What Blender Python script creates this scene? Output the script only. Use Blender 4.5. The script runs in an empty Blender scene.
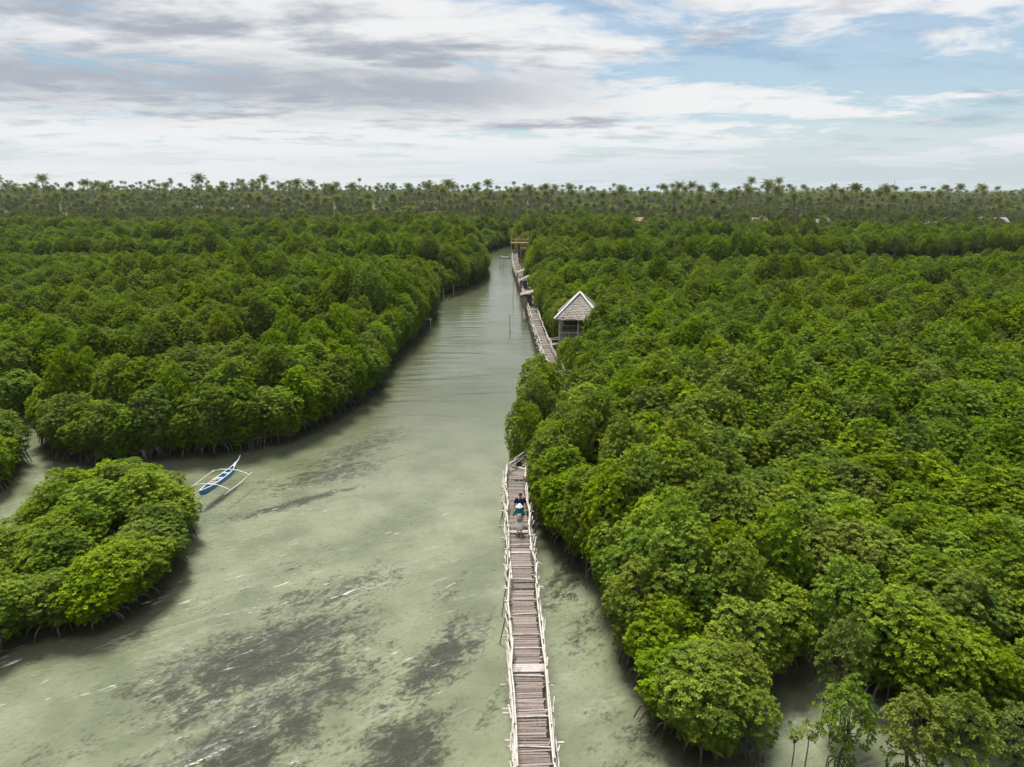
import bpy, math, random
import numpy as np
from mathutils import Vector, noise as mnoise

R = math.radians
rnd = random.Random(7)
nrg = np.random.default_rng(11)
scene = bpy.context.scene
C = scene.collection

# ------------------------------------------------------------------ camera
H, F = 18.0, 700.0
W_, H_ = 1024, 767
HOR = 192.0
P = math.atan((H_ / 2 - HOR) / F)
SP, CP = math.sin(P), math.cos(P)
cd = bpy.data.cameras.new('camera')
cam = bpy.data.objects.new('camera', cd)
C.objects.link(cam)
cam.location = (0, 0, H)
cam.rotation_euler = (R(90) - P, 0, 0)
cd.sensor_fit = 'HORIZONTAL'
cd.sensor_width = 36
cd.lens = 36 * F / W_
cd.clip_start, cd.clip_end = 0.5, 20000
scene.camera = cam


def G(px, py, z=0.0):
    """where the sight line through a photo point meets the level z"""
    u, v = (px - W_ / 2) / F, (py - H_ / 2) / F
    t = (H - z) / (SP + v * CP)
    return Vector((u * t, (CP - v * SP) * t, z))


def proj(x, y, z):
    dz = z - H
    d = y * CP - dz * SP
    if d < 0.1:
        return (-9999, -9999, d)
    up = y * SP + dz * CP
    return (W_ / 2 + F * x / d, H_ / 2 - F * up / d, d)


# ------------------------------------------------------------------ node helpers
def new_mat(name):
    m = bpy.data.materials.new(name)
    m.use_nodes = True
    m.node_tree.nodes.clear()
    return m, NT(m.node_tree)


class NT:
    def __init__(s, tree):
        s.t = tree

    def n(s, kind, **kw):
        nd = s.t.nodes.new(kind)
        for k, v in kw.items():
            if k.startswith('i_'):
                s.put(nd.inputs[k[2:].replace('_', ' ')], v)
            else:
                setattr(nd, k, v)
        return nd

    def put(s, sock, v):
        if isinstance(v, bpy.types.NodeSocket):
            s.t.links.new(v, sock)
        else:
            sock.default_value = v

    def m(s, op, a, b=None, c=None, clamp=False):
        nd = s.t.nodes.new('ShaderNodeMath')
        nd.operation = op
        nd.use_clamp = clamp
        for i, v in enumerate((a, b, c)):
            if v is not None:
                s.put(nd.inputs[i], v)
        return nd.outputs[0]

    def mix(s, f, a, b, mode='MIX'):
        nd = s.t.nodes.new('ShaderNodeMix')
        nd.data_type = 'RGBA'
        nd.blend_type = mode
        s.put(nd.inputs[0], f)
        s.put(nd.inputs[6], a)
        s.put(nd.inputs[7], b)
        return nd.outputs[2]

    def noise(s, vec, scale, detail=4, rough=0.55, dist=0.0):
        nd = s.t.nodes.new('ShaderNodeTexNoise')
        if vec is not None:
            s.put(nd.inputs['Vector'], vec)
        s.put(nd.inputs['Scale'], scale)
        s.put(nd.inputs['Detail'], detail)
        s.put(nd.inputs['Roughness'], rough)
        s.put(nd.inputs['Distortion'], dist)
        return nd.outputs[0]

    def smooth(s, v, lo, hi, a=0.0, b=1.0):
        nd = s.t.nodes.new('ShaderNodeMapRange')
        nd.interpolation_type = 'SMOOTHSTEP'
        s.put(nd.inputs[0], v)
        for i, q in enumerate((lo, hi, a, b)):
            s.put(nd.inputs[i + 1], q)
        return nd.outputs[0]

    def lin(s, v, lo, hi, a=0.0, b=1.0):
        nd = s.t.nodes.new('ShaderNodeMapRange')
        s.put(nd.inputs[0], v)
        for i, q in enumerate((lo, hi, a, b)):
            s.put(nd.inputs[i + 1], q)
        return nd.outputs[0]

    def comb(s, x, y, z):
        nd = s.t.nodes.new('ShaderNodeCombineXYZ')
        for i, v in enumerate((x, y, z)):
            s.put(nd.inputs[i], v)
        return nd.outputs[0]

    def mapping(s, vec, loc=(0, 0, 0), rot=(0, 0, 0), scale=(1, 1, 1)):
        if any(rot) and tuple(scale) != (1, 1, 1):
            vec, rot = s.mapping(vec, loc, rot), (0, 0, 0)
            loc = (0, 0, 0)
        nd = s.t.nodes.new('ShaderNodeMapping')
        s.put(nd.inputs[0], vec)
        nd.inputs[1].default_value = loc
        nd.inputs[2].default_value = rot
        nd.inputs[3].default_value = scale
        return nd.outputs[0]


def principled(b, col, rough=0.6, spec=0.3, normal=None):
    p = b.n('ShaderNodeBsdfPrincipled')
    b.put(p.inputs['Base Color'], col)
    b.put(p.inputs['Roughness'], rough)
    b.put(p.inputs['Specular IOR Level'], spec)
    if normal is not None:
        b.put(p.inputs['Normal'], normal)
    return p.outputs[0]


def out(b, surf=None, vol=None):
    o = b.n('ShaderNodeOutputMaterial')
    if surf is not None:
        b.put(o.inputs['Surface'], surf)
    if vol is not None:
        b.put(o.inputs['Volume'], vol)


def rgb(r, g, b_):
    return (r, g, b_, 1.0)


def leaf_material(name, dark, light, warm, cool, rough=0.5, spec=0.07, trans=0.36):
    m, b = new_mat(name)
    tint = b.n('ShaderNodeAttribute', attribute_name='tint').outputs['Fac']
    info = b.n('ShaderNodeObjectInfo')
    r = info.outputs['Random']
    loc = info.outputs['Location']
    patch = b.noise(loc, 0.035, 3)
    c = b.mix(tint, dark, light)
    c = b.mix(b.m('MULTIPLY', b.smooth(patch, 0.42, 0.68), 0.6), c, b.mix(tint, cool, warm))
    odd = b.smooth(b.m('FRACT', b.m('MULTIPLY', r, 13.1)), .90, .94)
    c = b.mix(b.m('MULTIPLY', odd, .55), c, b.mix(tint, rgb(0.060, 0.094, 0.012), rgb(0.23, 0.27, 0.035)))
    hs = b.n('ShaderNodeHueSaturation')
    b.put(hs.inputs['Hue'], b.lin(r, 0, 1, 0.486, 0.508))
    b.put(hs.inputs['Saturation'], b.lin(b.m('FRACT', b.m('MULTIPLY', r, 7.3)), 0, 1, 0.88, 1.04))
    b.put(hs.inputs['Value'], b.lin(b.m('FRACT', b.m('MULTIPLY', r, 3.7)), 0, 1, 0.78, 1.26))
    b.put(hs.inputs['Color'], c)
    col = hs.outputs[0]
    p = principled(b, col, rough, spec)
    t = b.n('ShaderNodeBsdfTranslucent')
    b.put(t.inputs[0], b.mix(0.5, col, rgb(0.17, 0.25, 0.01)))
    mx = b.n('ShaderNodeMixShader')
    mx.inputs[0].default_value = trans
    b.put(mx.inputs[1], p)
    b.put(mx.inputs[2], t.outputs[0])
    out(b, mx.outputs[0])
    return m


def wood_material(name, c0, c1, scale=6.0, rough=0.8, use_tint=False, stretch=(1, 1, 1), spots=0.0):
    m, b = new_mat(name)
    g = b.n('ShaderNodeNewGeometry').outputs['Position']
    v = b.mapping(g, scale=stretch)
    f = b.smooth(b.noise(v, scale, 5, 0.65), 0.3, 0.72)
    if use_tint:
        t = b.n('ShaderNodeAttribute', attribute_name='tint').outputs['Fac']
        f = b.m('ADD', b.m('MULTIPLY', f, 0.45), b.m('MULTIPLY', t, 0.6), clamp=True)
    col = b.mix(f, c0, c1)
    if spots:
        s = b.smooth(b.noise(g, scale * 0.35, 3), 0.55, 0.7)
        col = b.mix(b.m('MULTIPLY', s, spots), col, rgb(0.09, 0.075, 0.055))
    bump = b.n('ShaderNodeBump')
    bump.inputs['Strength'].default_value = 0.35
    bump.inputs['Distance'].default_value = 0.02
    b.put(bump.inputs['Height'], f)
    out(b, principled(b, col, rough, 0.25, bump.outputs[0]))
    return m


def plain(name, col, rough=0.6, spec=0.3, var=0.25, scale=9.0):
    m, b = new_mat(name)
    g = b.n('ShaderNodeNewGeometry').outputs['Position']
    f = b.noise(g, scale, 4, 0.6)
    c2 = rgb(*[x * (1 - var) for x in col[:3]])
    out(b, principled(b, b.mix(b.smooth(f, 0.35, 0.65), c2, rgb(*col[:3])), rough, spec))
    return m


M = {}
M['leaf'] = leaf_material('mangrove_leaves', rgb(0.042, 0.098, 0.002), rgb(0.215, 0.310, 0.008), rgb(0.270, 0.310, 0.010), rgb(0.062, 0.115, 0.003))
M['sapling_leaf'] = leaf_material('sapling_leaves', rgb(0.06, 0.11, 0.012), rgb(0.17, 0.23, 0.03), rgb(0.19, 0.23, 0.03), rgb(0.07, 0.12, 0.012))
M['bush_leaf'] = leaf_material('woodland_leaves', rgb(0.045, 0.062, 0.016), rgb(0.130, 0.165, 0.030), rgb(0.19, 0.175, 0.05), rgb(0.04, 0.066, 0.014), 0.6, 0.1)
M['frond'] = leaf_material('palm_fronds', rgb(0.045, 0.062, 0.012), rgb(0.160, 0.175, 0.050), rgb(0.210, 0.185, 0.062), rgb(0.040, 0.065, 0.016), 0.6, 0.12)
M['bark'] = wood_material('mangrove_bark', rgb(0.04, 0.032, 0.024), rgb(0.15, 0.125, 0.10), 5)
M['palebark'] = wood_material('pale_bark', rgb(0.16, 0.14, 0.11), rgb(0.34, 0.31, 0.26), 4)
M['palmbark'] = wood_material('palm_bark', rgb(0.08, 0.068, 0.05), rgb(0.22, 0.19, 0.15), 2, stretch=(1, 1, 4))
M['slat'] = wood_material('weathered_slats', rgb(0.080, 0.064, 0.056), rgb(0.285, 0.24, 0.218), 9, use_tint=True, stretch=(1, 5, 1))
M['bamboo'] = wood_material('bleached_bamboo', rgb(0.26, 0.235, 0.21), rgb(0.54, 0.505, 0.47), 5, use_tint=True, spots=0.45)
M['post'] = wood_material('old_posts', rgb(0.13, 0.10, 0.08), rgb(0.44, 0.38, 0.32), 3, use_tint=True, spots=0.5)
M['rawbamboo'] = wood_material('tan_bamboo', rgb(0.28, 0.19, 0.10), rgb(0.52, 0.40, 0.24), 3, use_tint=True)
M['thatch'] = wood_material('nipa_thatch', rgb(0.19, 0.165, 0.15), rgb(0.38, 0.345, 0.32), 7, use_tint=True, stretch=(3, 3, 1))
M['oldthatch'] = wood_material('old_thatch', rgb(0.13, 0.10, 0.088), rgb(0.30, 0.24, 0.215), 5, use_tint=True)
M['wallwood'] = wood_material('hut_boards', rgb(0.24, 0.21, 0.19), rgb(0.42, 0.38, 0.34), 4)
M['bluepaint'] = plain('blue_paint', (0.02, 0.22, 0.56), 0.4, 0.4)
M['palebluepaint'] = plain('pale_blue_paint', (0.30, 0.47, 0.66), 0.45, 0.4, 0.3)
M['whitepaint'] = plain('white_paint', (0.72, 0.72, 0.70), 0.5, 0.35, 0.2)
M['darkhull'] = plain('hull_inside', (0.07, 0.17, 0.32), 0.7, 0.2, 0.4)
M['skin'] = plain('skin', (0.36, 0.19, 0.12), 0.5, 0.3, 0.1)
M['hair'] = plain('hair', (0.02, 0.015, 0.012), 0.5, 0.3)
M['navy'] = plain('navy_cloth', (0.010, 0.026, 0.075), 0.85, 0.15)
M['darkcloth'] = plain('dark_cloth', (0.03, 0.032, 0.04), 0.85, 0.15)
M['teal'] = plain('teal_cloth', (0.02, 0.17, 0.16), 0.85, 0.15)
M['whitecloth'] = plain('white_pink_cloth', (0.86, 0.80, 0.83), 0.85, 0.15, 0.12, 5)
M['hatcloth'] = plain('pale_blue_cloth', (0.56, 0.70, 0.82), 0.85, 0.15, 0.12)
M['bag'] = plain('tan_straw', (0.34, 0.29, 0.17), 0.85, 0.15, 0.4, 40)
M['sandal'] = plain('pale_sandals', (0.55, 0.48, 0.42), 0.7, 0.2)
M['roofmetal'] = plain('pale_roof_metal', (0.27, 0.27, 0.26), 0.5, 0.4, 0.25, 0.6)
M['roofrust'] = plain('brown_roof', (0.26, 0.18, 0.13), 0.8, 0.2, 0.4, 0.8)
M['housewall'] = plain('house_wall', (0.44, 0.41, 0.36), 0.8, 0.2, 0.3, 0.7)
M['steel'] = plain('mast_steel', (0.25, 0.25, 0.26), 0.5, 0.4)


# ------------------------------------------------------------------ mesh builder
class MB:
    def __init__(s):
        s.v, s.f, s.mi, s.t = [], [], [], []

    def add(s, vs, fs, mi=0, tint=0.5):
        o = len(s.v)
        s.v += [tuple(v) for v in vs]
        s.t += [tint] * len(vs)
        s.f += [tuple(i + o for i in f) for f in fs]
        s.mi += [mi] * len(fs)

    def box(s, c, size, rz=0.0, mi=0, tint=0.5, rx=0.0):
        hx, hy, hz = [q / 2 for q in size]
        vs = []
        cz, sz = math.cos(rz), math.sin(rz)
        for x in (-hx, hx):
            for y in (-hy, hy):
                for z in (-hz, hz):
                    X, Y, Z = x, y * math.cos(rx) - z * math.sin(rx), y * math.sin(rx) + z * math.cos(rx)
                    vs.append((c[0] + X * cz - Y * sz, c[1] + X * sz + Y * cz, c[2] + Z))
        s.add(vs, [(0, 1, 3, 2), (4, 6, 7, 5), (0, 4, 5, 1), (2, 3, 7, 6), (0, 2, 6, 4), (1, 5, 7, 3)], mi, tint)

    def tube(s, pts, rad, n=6, mi=0, tint=0.5, cap=True):
        pts = [Vector(p) for p in pts]
        if not isinstance(rad, (list, tuple)):
            rad = [rad] * len(pts)
        vs, fs = [], []
        a = None
        for i, p in enumerate(pts):
            d = (pts[min(i + 1, len(pts) - 1)] - pts[max(i - 1, 0)])
            d = d.normalized() if d.length > 1e-9 else Vector((0, 0, 1))
            if a is None:
                a = d.orthogonal().normalized()
            a = (a - d * a.dot(d))
            a = a.normalized() if a.length > 1e-6 else d.orthogonal().normalized()
            b = d.cross(a)
            for k in range(n):
                q = 2 * math.pi * k / n
                vs.append(p + (a * math.cos(q) + b * math.sin(q)) * rad[i])
        for i in range(len(pts) - 1):
            for k in range(n):
                fs.append((i * n + k, i * n + (k + 1) % n, (i + 1) * n + (k + 1) % n, (i + 1) * n + k))
        if cap:
            fs.append(tuple(range(n))[::-1])
            fs.append(tuple((len(pts) - 1) * n + k for k in range(n)))
        s.add(vs, fs, mi, tint)

    def loft(s, rings, mi=0, tint=0.5, cap=True):
        """rings: (centre, rx, ry) level ellipses"""
        n = 14
        vs, fs = [], []
        for c, rx, ry in rings:
            for k in range(n):
                q = 2 * math.pi * k / n
                vs.append((c[0] + rx * math.cos(q), c[1] + ry * math.sin(q), c[2]))
        for i in range(len(rings) - 1):
            for k in range(n):
                fs.append((i * n + k, i * n + (k + 1) % n, (i + 1) * n + (k + 1) % n, (i + 1) * n + k))
        if cap:
            fs.append(tuple(range(n))[::-1])
            fs.append(tuple((len(rings) - 1) * n + k for k in range(n)))
        s.add(vs, fs, mi, tint)

    def mesh(s, name, mats, smooth=False):
        me = bpy.data.meshes.new(name)
        me.from_pydata(s.v, [], s.f)
        for m in (mats if isinstance(mats, (list, tuple)) else [mats]):
            me.materials.append(m)
        me.polygons.foreach_set('material_index', s.mi)
        if smooth:
            me.polygons.foreach_set('use_smooth', [True] * len(s.f))
        at = me.attributes.new('tint', 'FLOAT', 'POINT')
        at.data.foreach_set('value', s.t)
        me.update()
        return me

    def build(s, name, mats, parent=None, smooth=False):
        return obj(name, s.mesh(name, mats, smooth), parent)


def obj(name, me, parent=None):
    o = bpy.data.objects.new(name, me)
    C.objects.link(o)
    if parent is not None:
        o.parent = parent
    return o


def tag(o, label=None, cat=None, group=None, kind=None):
    if label:
        o['label'] = label
    if cat:
        o['category'] = cat
    if group:
        o['group'] = group
    if kind:
        o['kind'] = kind
    return o


def thing(name, label, cat, loc=(0, 0, 0), rz=0.0, group=None, scale=None):
    o = bpy.data.objects.new(name, None)
    C.objects.link(o)
    o.location = loc
    o.rotation_euler = (0, 0, rz)
    if scale:
        o.scale = scale
    o.empty_display_size = 0.3
    return tag(o, label, cat, group)


def np_mesh(name, verts, quads, mat, tint):
    me = bpy.data.meshes.new(name)
    nv, nf = len(verts), len(quads)
    me.vertices.add(nv)
    me.vertices.foreach_set('co', np.asarray(verts, dtype=np.float32).ravel())
    me.loops.add(nf * 4)
    me.loops.foreach_set('vertex_index', np.asarray(quads, dtype=np.int32).ravel())
    me.polygons.add(nf)
    me.polygons.foreach_set('loop_start', np.arange(0, nf * 4, 4, dtype=np.int32))
    me.materials.append(mat)
    at = me.attributes.new('tint', 'FLOAT', 'POINT')
    at.data.foreach_set('value', np.asarray(tint, dtype=np.float32))
    me.update(calc_edges=True)
    me.validate()
    return me


ORD = ['zeroth', 'first', 'second', 'third', 'fourth', 'fifth', 'sixth', 'seventh', 'eighth', 'ninth', 'tenth', 'eleventh', 'twelfth', 'thirteenth',
       'fourteenth', 'fifteenth', 'sixteenth', 'seventeenth', 'eighteenth', 'nineteenth', 'twentieth']
TENS = {2: 'twenty', 3: 'thirty', 4: 'forty', 5: 'fifty', 6: 'sixty', 7: 'seventy', 8: 'eighty', 9: 'ninety'}


def ordinal(k):
    if k <= 20:
        return ORD[k]
    t, u = divmod(k, 10)
    return TENS[t][:-1] + 'ieth' if u == 0 else TENS[t] + '-' + ORD[u]


# ------------------------------------------------------------------ foliage
def rosettes(centres, axes, tints, leaf_len, n_leaf, rg, width=0.42, tilt=(35, 78)):
    """whorls of obovate leaves, one whorl at each centre around its axis"""
    K = len(centres)
    c = np.repeat(centres, n_leaf, 0)
    a = np.repeat(axes, n_leaf, 0)
    tt = np.repeat(tints, n_leaf)
    ph = np.tile(np.arange(n_leaf) * 2.39996, K) + np.repeat(rg.uniform(0, 6.28, K), n_leaf) + rg.normal(0, .2, K * n_leaf)
    tl = np.radians(rg.uniform(tilt[0], tilt[1], K * n_leaf))
    ref = np.where(np.abs(a[:, 2:3]) < 0.9, np.array([[0, 0, 1.0]]), np.array([[1.0, 0, 0]]))
    u = np.cross(a, ref)
    u /= np.linalg.norm(u, axis=1, keepdims=True)
    w = np.cross(a, u)
    rad = u * np.cos(ph)[:, None] + w * np.sin(ph)[:, None]
    d = a * np.cos(tl)[:, None] + rad * np.sin(tl)[:, None]
    side = np.cross(d, a)
    side /= np.linalg.norm(side, axis=1, keepdims=True) + 1e-9
    nrm = np.cross(side, d)
    L = (leaf_len * rg.uniform(0.75, 1.25, K * n_leaf))[:, None]
    base = c + d * 0.02
    tip = c + d * L - nrm * L * 0.12
    mid = c + d * L * 0.58
    v = np.stack([base, mid + side * L * width * 0.5 + nrm * L * 0.06, tip, mid - side * L * width * 0.5 + nrm * L * 0.06], 1).reshape(-1, 3)
    q = np.arange(len(v)).reshape(-1, 4)
    ti = np.clip(tt + rg.normal(0, .12, len(tt)), 0, 1)
    return v, q, np.repeat(ti, 4)


def crown_mesh(name, seed, radius, z0, z1, n_blobs, mat, leaf=0.125, n_leaf=9, cover=0.0195, skirt=False, blob=0.36, gaps=0.10):
    """a crown of separate boughs, each bough a shell of leaf whorls turned outwards"""
    rg = np.random.default_rng(seed)
    hz = (z1 - z0) / 2
    cz = (z1 + z0) / 2
    blobs = []
    tries = 0
    while len(blobs) < n_blobs and tries < 9000:
        tries += 1
        d = rg.normal(size=3)
        d /= np.linalg.norm(d)
        if not skirt and d[2] < -0.25:
            continue
        k = rg.uniform(0.55, 0.88)
        tap = 1 - .12 * max(0.0, d[2])
        p = np.array([d[0] * radius * k * tap, d[1] * radius * k * tap, cz + d[2] * hz * min(k + .06, .88) + rg.normal(0, .16)])
        r = radius * blob * rg.uniform(0.70, 1.30)
        if all(np.linalg.norm((p - b[0]) * np.array([1, 1, .78])) > 0.76 * (r + b[1]) for b in blobs):
            blobs.append((p, r))
    blobs.append((np.array([rg.normal(0, .15), rg.normal(0, .15), z1 - radius * blob * 1.0]), radius * blob))
    B = np.array([b[0] for b in blobs])
    Rr = np.array([b[1] for b in blobs])
    cs, ax, tn = [], [], []
    for i, (p, r) in enumerate(blobs):
        n = int(4 * math.pi * r * r / cover)
        d = rg.normal(size=(n, 3))
        d /= np.linalg.norm(d, axis=1, keepdims=True)
        lob = 1 + 0.16 * np.sin(d[:, 0] * 5 + i) * np.sin(d[:, 1] * 5 + 2 * i) + 0.1 * np.sin(d[:, 2] * 9 + i)
        q = p + d * (r * (1.0 - .22 * np.clip(d[:, 2], 0, 1)) * lob * rg.uniform(0.80, 1.08, n))[:, None] * np.array([1, 1, 1.85])
        outw = q - np.array([0, 0, cz - hz * 0.5])
        outw /= np.linalg.norm(outw, axis=1, keepdims=True)
        keep = (d * outw).sum(1) > -0.15
        for j in range(len(blobs)):
            if j != i:
                keep &= np.linalg.norm(q - B[j], axis=1) > 0.82 * Rr[j]
        keep &= q[:, 2] > z0 - 0.25
        keep &= rg.random(n) > gaps
        q, d = q[keep], d[keep]
        a = d * 0.65 + np.array([0, 0, 0.62]) + rg.normal(0, .18, (len(q), 3))
        a /= np.linalg.norm(a, axis=1, keepdims=True)
        cs.append(q)
        ax.append(a)
        tn.append(np.clip(rg.normal(0.42, 0.2) + rg.normal(0, 0.2, len(q)), 0, 1))
    # upright shoots that break the outline
    m = 90
    d = rg.normal(size=(m, 3))
    d[:, 2] = np.abs(d[:, 2]) + .15
    d /= np.linalg.norm(d, axis=1, keepdims=True)
    cs.append(np.array([0, 0, cz]) + d * np.array([radius, radius, hz]) * rg.uniform(0.95, 1.12, (m, 1)))
    ax.append((d + np.array([0, 0, .6])) / np.linalg.norm(d + np.array([0, 0, .6]), axis=1, keepdims=True))
    tn.append(rg.uniform(.4, .9, m))
    v, q, t = rosettes(np.concatenate(cs), np.concatenate(ax), np.concatenate(tn), leaf, n_leaf, rg)
    return np_mesh(name, v, q, mat, t), blobs


def trunk_mesh(name, seed, blobs, zfork, r0, mat, roots=9, root_h=1.0, stems=1, root_len=1.0):
    rg = random.Random(seed)
    mb = MB()
    for k in range(stems):
        a0 = rg.uniform(0, 6.28)
        off = 0.0 if stems == 1 else 0.35
        bx, by = off * math.cos(a0 + k * 6.28 / stems), off * math.sin(a0 + k * 6.28 / stems)
        top = Vector((bx * 1.6 + rg.uniform(-.15, .15), by * 1.6 + rg.uniform(-.15, .15), zfork))
        mb.tube([(bx, by, -0.6), (bx * 1.1, by * 1.1, root_h), ((bx + top.x) / 2 + rg.uniform(-.1, .1), (by + top.y) / 2, (root_h + zfork) / 2 + .1), top],
                [r0 * .6, r0, r0 * .85, r0 * .7], 7)
        for i, (p, r) in enumerate(blobs):
            if i % stems == k:
                q = Vector(p)
                mid = top.lerp(q, .5) + Vector((rg.uniform(-.15, .15), rg.uniform(-.15, .15), rg.uniform(-.05, .2)))
                mb.tube([top, mid, q], [r0 * .5, r0 * .36, r0 * .18], 5)
                for j in range(2):
                    e = q + Vector((rg.uniform(-1, 1), rg.uniform(-1, 1), rg.uniform(-.2, 1))) * r * .75
                    mb.tube([mid.lerp(q, .7), e], [r0 * .2, r0 * .08], 4, cap=False)
    for k in range(roots):
        a = 6.28 * k / roots + rg.uniform(-.3, .3)
        h = root_h * rg.uniform(.5, 1.15)
        L = rg.uniform(.5, 1.25) * root_len
        ca, sa = math.cos(a), math.sin(a)
        mb.tube([(0.03 * ca, .03 * sa, h), (L * .45 * ca, L * .45 * sa, h * .88), (L * .85 * ca, L * .85 * sa, h * .35), (L * ca, L * sa, -.6)],
                [.045 * root_len ** .5, .04 * root_len ** .5, .034 * root_len ** .5, .026 * root_len ** .5], 5, cap=False)
    return mb.mesh(name, mat, True)


protos = []          # (kind, crown mesh, trunk mesh)
for i in range(9):
    cm, bl = crown_mesh('crown', 100 + i, 1.42, 2.2, 6.0, 22, M['leaf'])
    protos.append(('inner', cm, trunk_mesh('trunk', 100 + i, bl, 3.0, 0.10, M['bark'])))
for i in range(6):
    cm, bl = crown_mesh('crown', 200 + i, 1.42, 0.46, 4.6, 34, M['leaf'], skirt=True)
    protos.append(('edge', cm, trunk_mesh('trunk', 200 + i, bl, 1.6, 0.09, M['bark'], 18, 1.0, 2, 1.3)))
for i in range(3):   # tall thin-stemmed trees whose bare stems show
    cm, bl = crown_mesh('crown', 300 + i, 1.42, 4.4, 7.4, 16, M['leaf'])
    protos.append(('tall', cm, trunk_mesh('trunk', 300 + i, bl, 4.6, 0.11, M['palebark'], 4, 0.5, 2)))
INNER = [i for i, p in enumerate(protos) if p[0] == 'inner']
EDGE = [i for i, p in enumerate(protos) if p[0] == 'edge']
TALL = [i for i, p in enumerate(protos) if p[0] == 'tall']

# ------------------------------------------------------------------ banks and creeks
right_px = [(1060, 750), (1010, 742), (960, 734), (925, 722), (900, 708), (872, 692), (852, 678), (828, 668), (800, 664), (776, 674), (762, 698), (748, 738), (720, 758),
            (690, 754), (658, 726), (640, 690), (622, 655), (606, 616), (594, 584), (570, 560), (546, 534), (531, 506)]
RIGHT = [(45.0, 14.0), (28, 17.0)] + [tuple(G(*p)[:2]) for p in right_px] + [
    (1.8, 42.5), (1.4, 45), (1.4, 49), (2.3, 54), (3.4, 60), (4.6, 65), (5.2, 70), (5.4, 74), (5.2, 84), (4.9, 92), (4.4, 100), (4.2, 112), (3.8, 125), (3.2, 143), (4.2, 165),
    (5.0, 187), (6.2, 206), (2.0, 212), (2.0, 226), (0.0, 250), (-3, 262), (30, 292), (90, 276), (160, 268), (420, 300), (500, 300), (400, 14)]
LEFT = [tuple(G(*p)[:2]) for p in [(36, 442), (60, 456), (110, 462), (160, 455), (212, 452), (285, 440), (330, 418), (362, 401)]] + [
    (-13.0, 66), (-13.3, 75.6), (-12.6, 85), (-12.2, 96), (-11.9, 104), (-13.0, 115), (-13.4, 126), (-9.2, 138), (-6.6, 150), (-5.9, 168), (-7.5, 180), (-9.5, 200), (-9.6, 222),
    (-4, 245), (0, 262), (-60, 300), (-430, 340), (-500, 250), (-300, 58), (-60, 50), (-44, 56), (-38, 54)]
ISLAND = [tuple(G(*p)[:2]) for p in [(-60, 650), (0, 642), (50, 636), (100, 626), (152, 594), (180, 562), (190, 530), (186, 510), (168, 494), (135, 488), (100, 494), (60, 508), (28, 533), (0, 562), (-60, 595)]]
BUSH = [tuple(G(*p)[:2]) for p in [(-60, 500), (0, 490), (18, 474), (26, 457), (12, 442), (-60, 432)]]
CREEK = [(-40, 54), (-33, 57.5), (-27.5, 60.5), (-23, 68), (-21.5, 78)]


def inside(poly, x, y):
    c = False
    j = len(poly) - 1
    for i in range(len(poly)):
        xi, yi = poly[i]
        xj, yj = poly[j]
        if (yi > y) != (yj > y) and x < (xj - xi) * (y - yi) / (yj - yi) + xi:
            c = not c
        j = i
    return c


def seg_d(px, py, pts, closed):
    best = 1e9
    n = len(pts)
    for i in range(n if closed else n - 1):
        ax, ay = pts[i]
        bx, by = pts[(i + 1) % n]
        dx, dy = bx - ax, by - ay
        t = max(0, min(1, ((px - ax) * dx + (py - ay) * dy) / (dx * dx + dy * dy + 1e-9)))
        best = min(best, math.hypot(px - ax - t * dx, py - ay - t * dy))
    return best


WALK = [(1.1, 5.0), (0.90, 12.0), (0.69, 17.3), (0.50, 25.5), (0.32, 33.7), (0.20, 38.8), (0.50, 40.3), (1.75, 42.5), (3.2, 47), (4.3, 57), (4.3, 65), (3.85, 72.5), (3.3, 90), (2.95, 105),
        (2.7, 116), (1.9, 140), (0.9, 166), (0.7, 190), (0.9, 201)]
GAZ = (7.9, 78.5)


def catmull(pts, step):
    P_ = [Vector((p[0], p[1], 0)) for p in pts]
    res = []
    for i in range(len(P_) - 1):
        a, b_, c, d = P_[max(i - 1, 0)], P_[i], P_[i + 1], P_[min(i + 2, len(P_) - 1)]
        n = max(2, int((c - b_).length / step * 4))
        for k in range(n):
            t = k / n
            res.append(0.5 * ((2 * b_) + (c - a) * t + (2 * a - 5 * b_ + 4 * c - d) * t * t + (3 * b_ - a - 3 * c + d) * t ** 3))
    res.append(P_[-1])
    o, acc = [res[0]], 0.0
    for i in range(1, len(res)):
        acc += (res[i] - res[i - 1]).length
        if acc >= step:
            o.append(res[i])
            acc = 0
    return o


def fbm(x, y, s, o=3):
    return mnoise.fractal(Vector((x * s, y * s, 3.1)), 1.0, 2.0, o)


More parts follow.
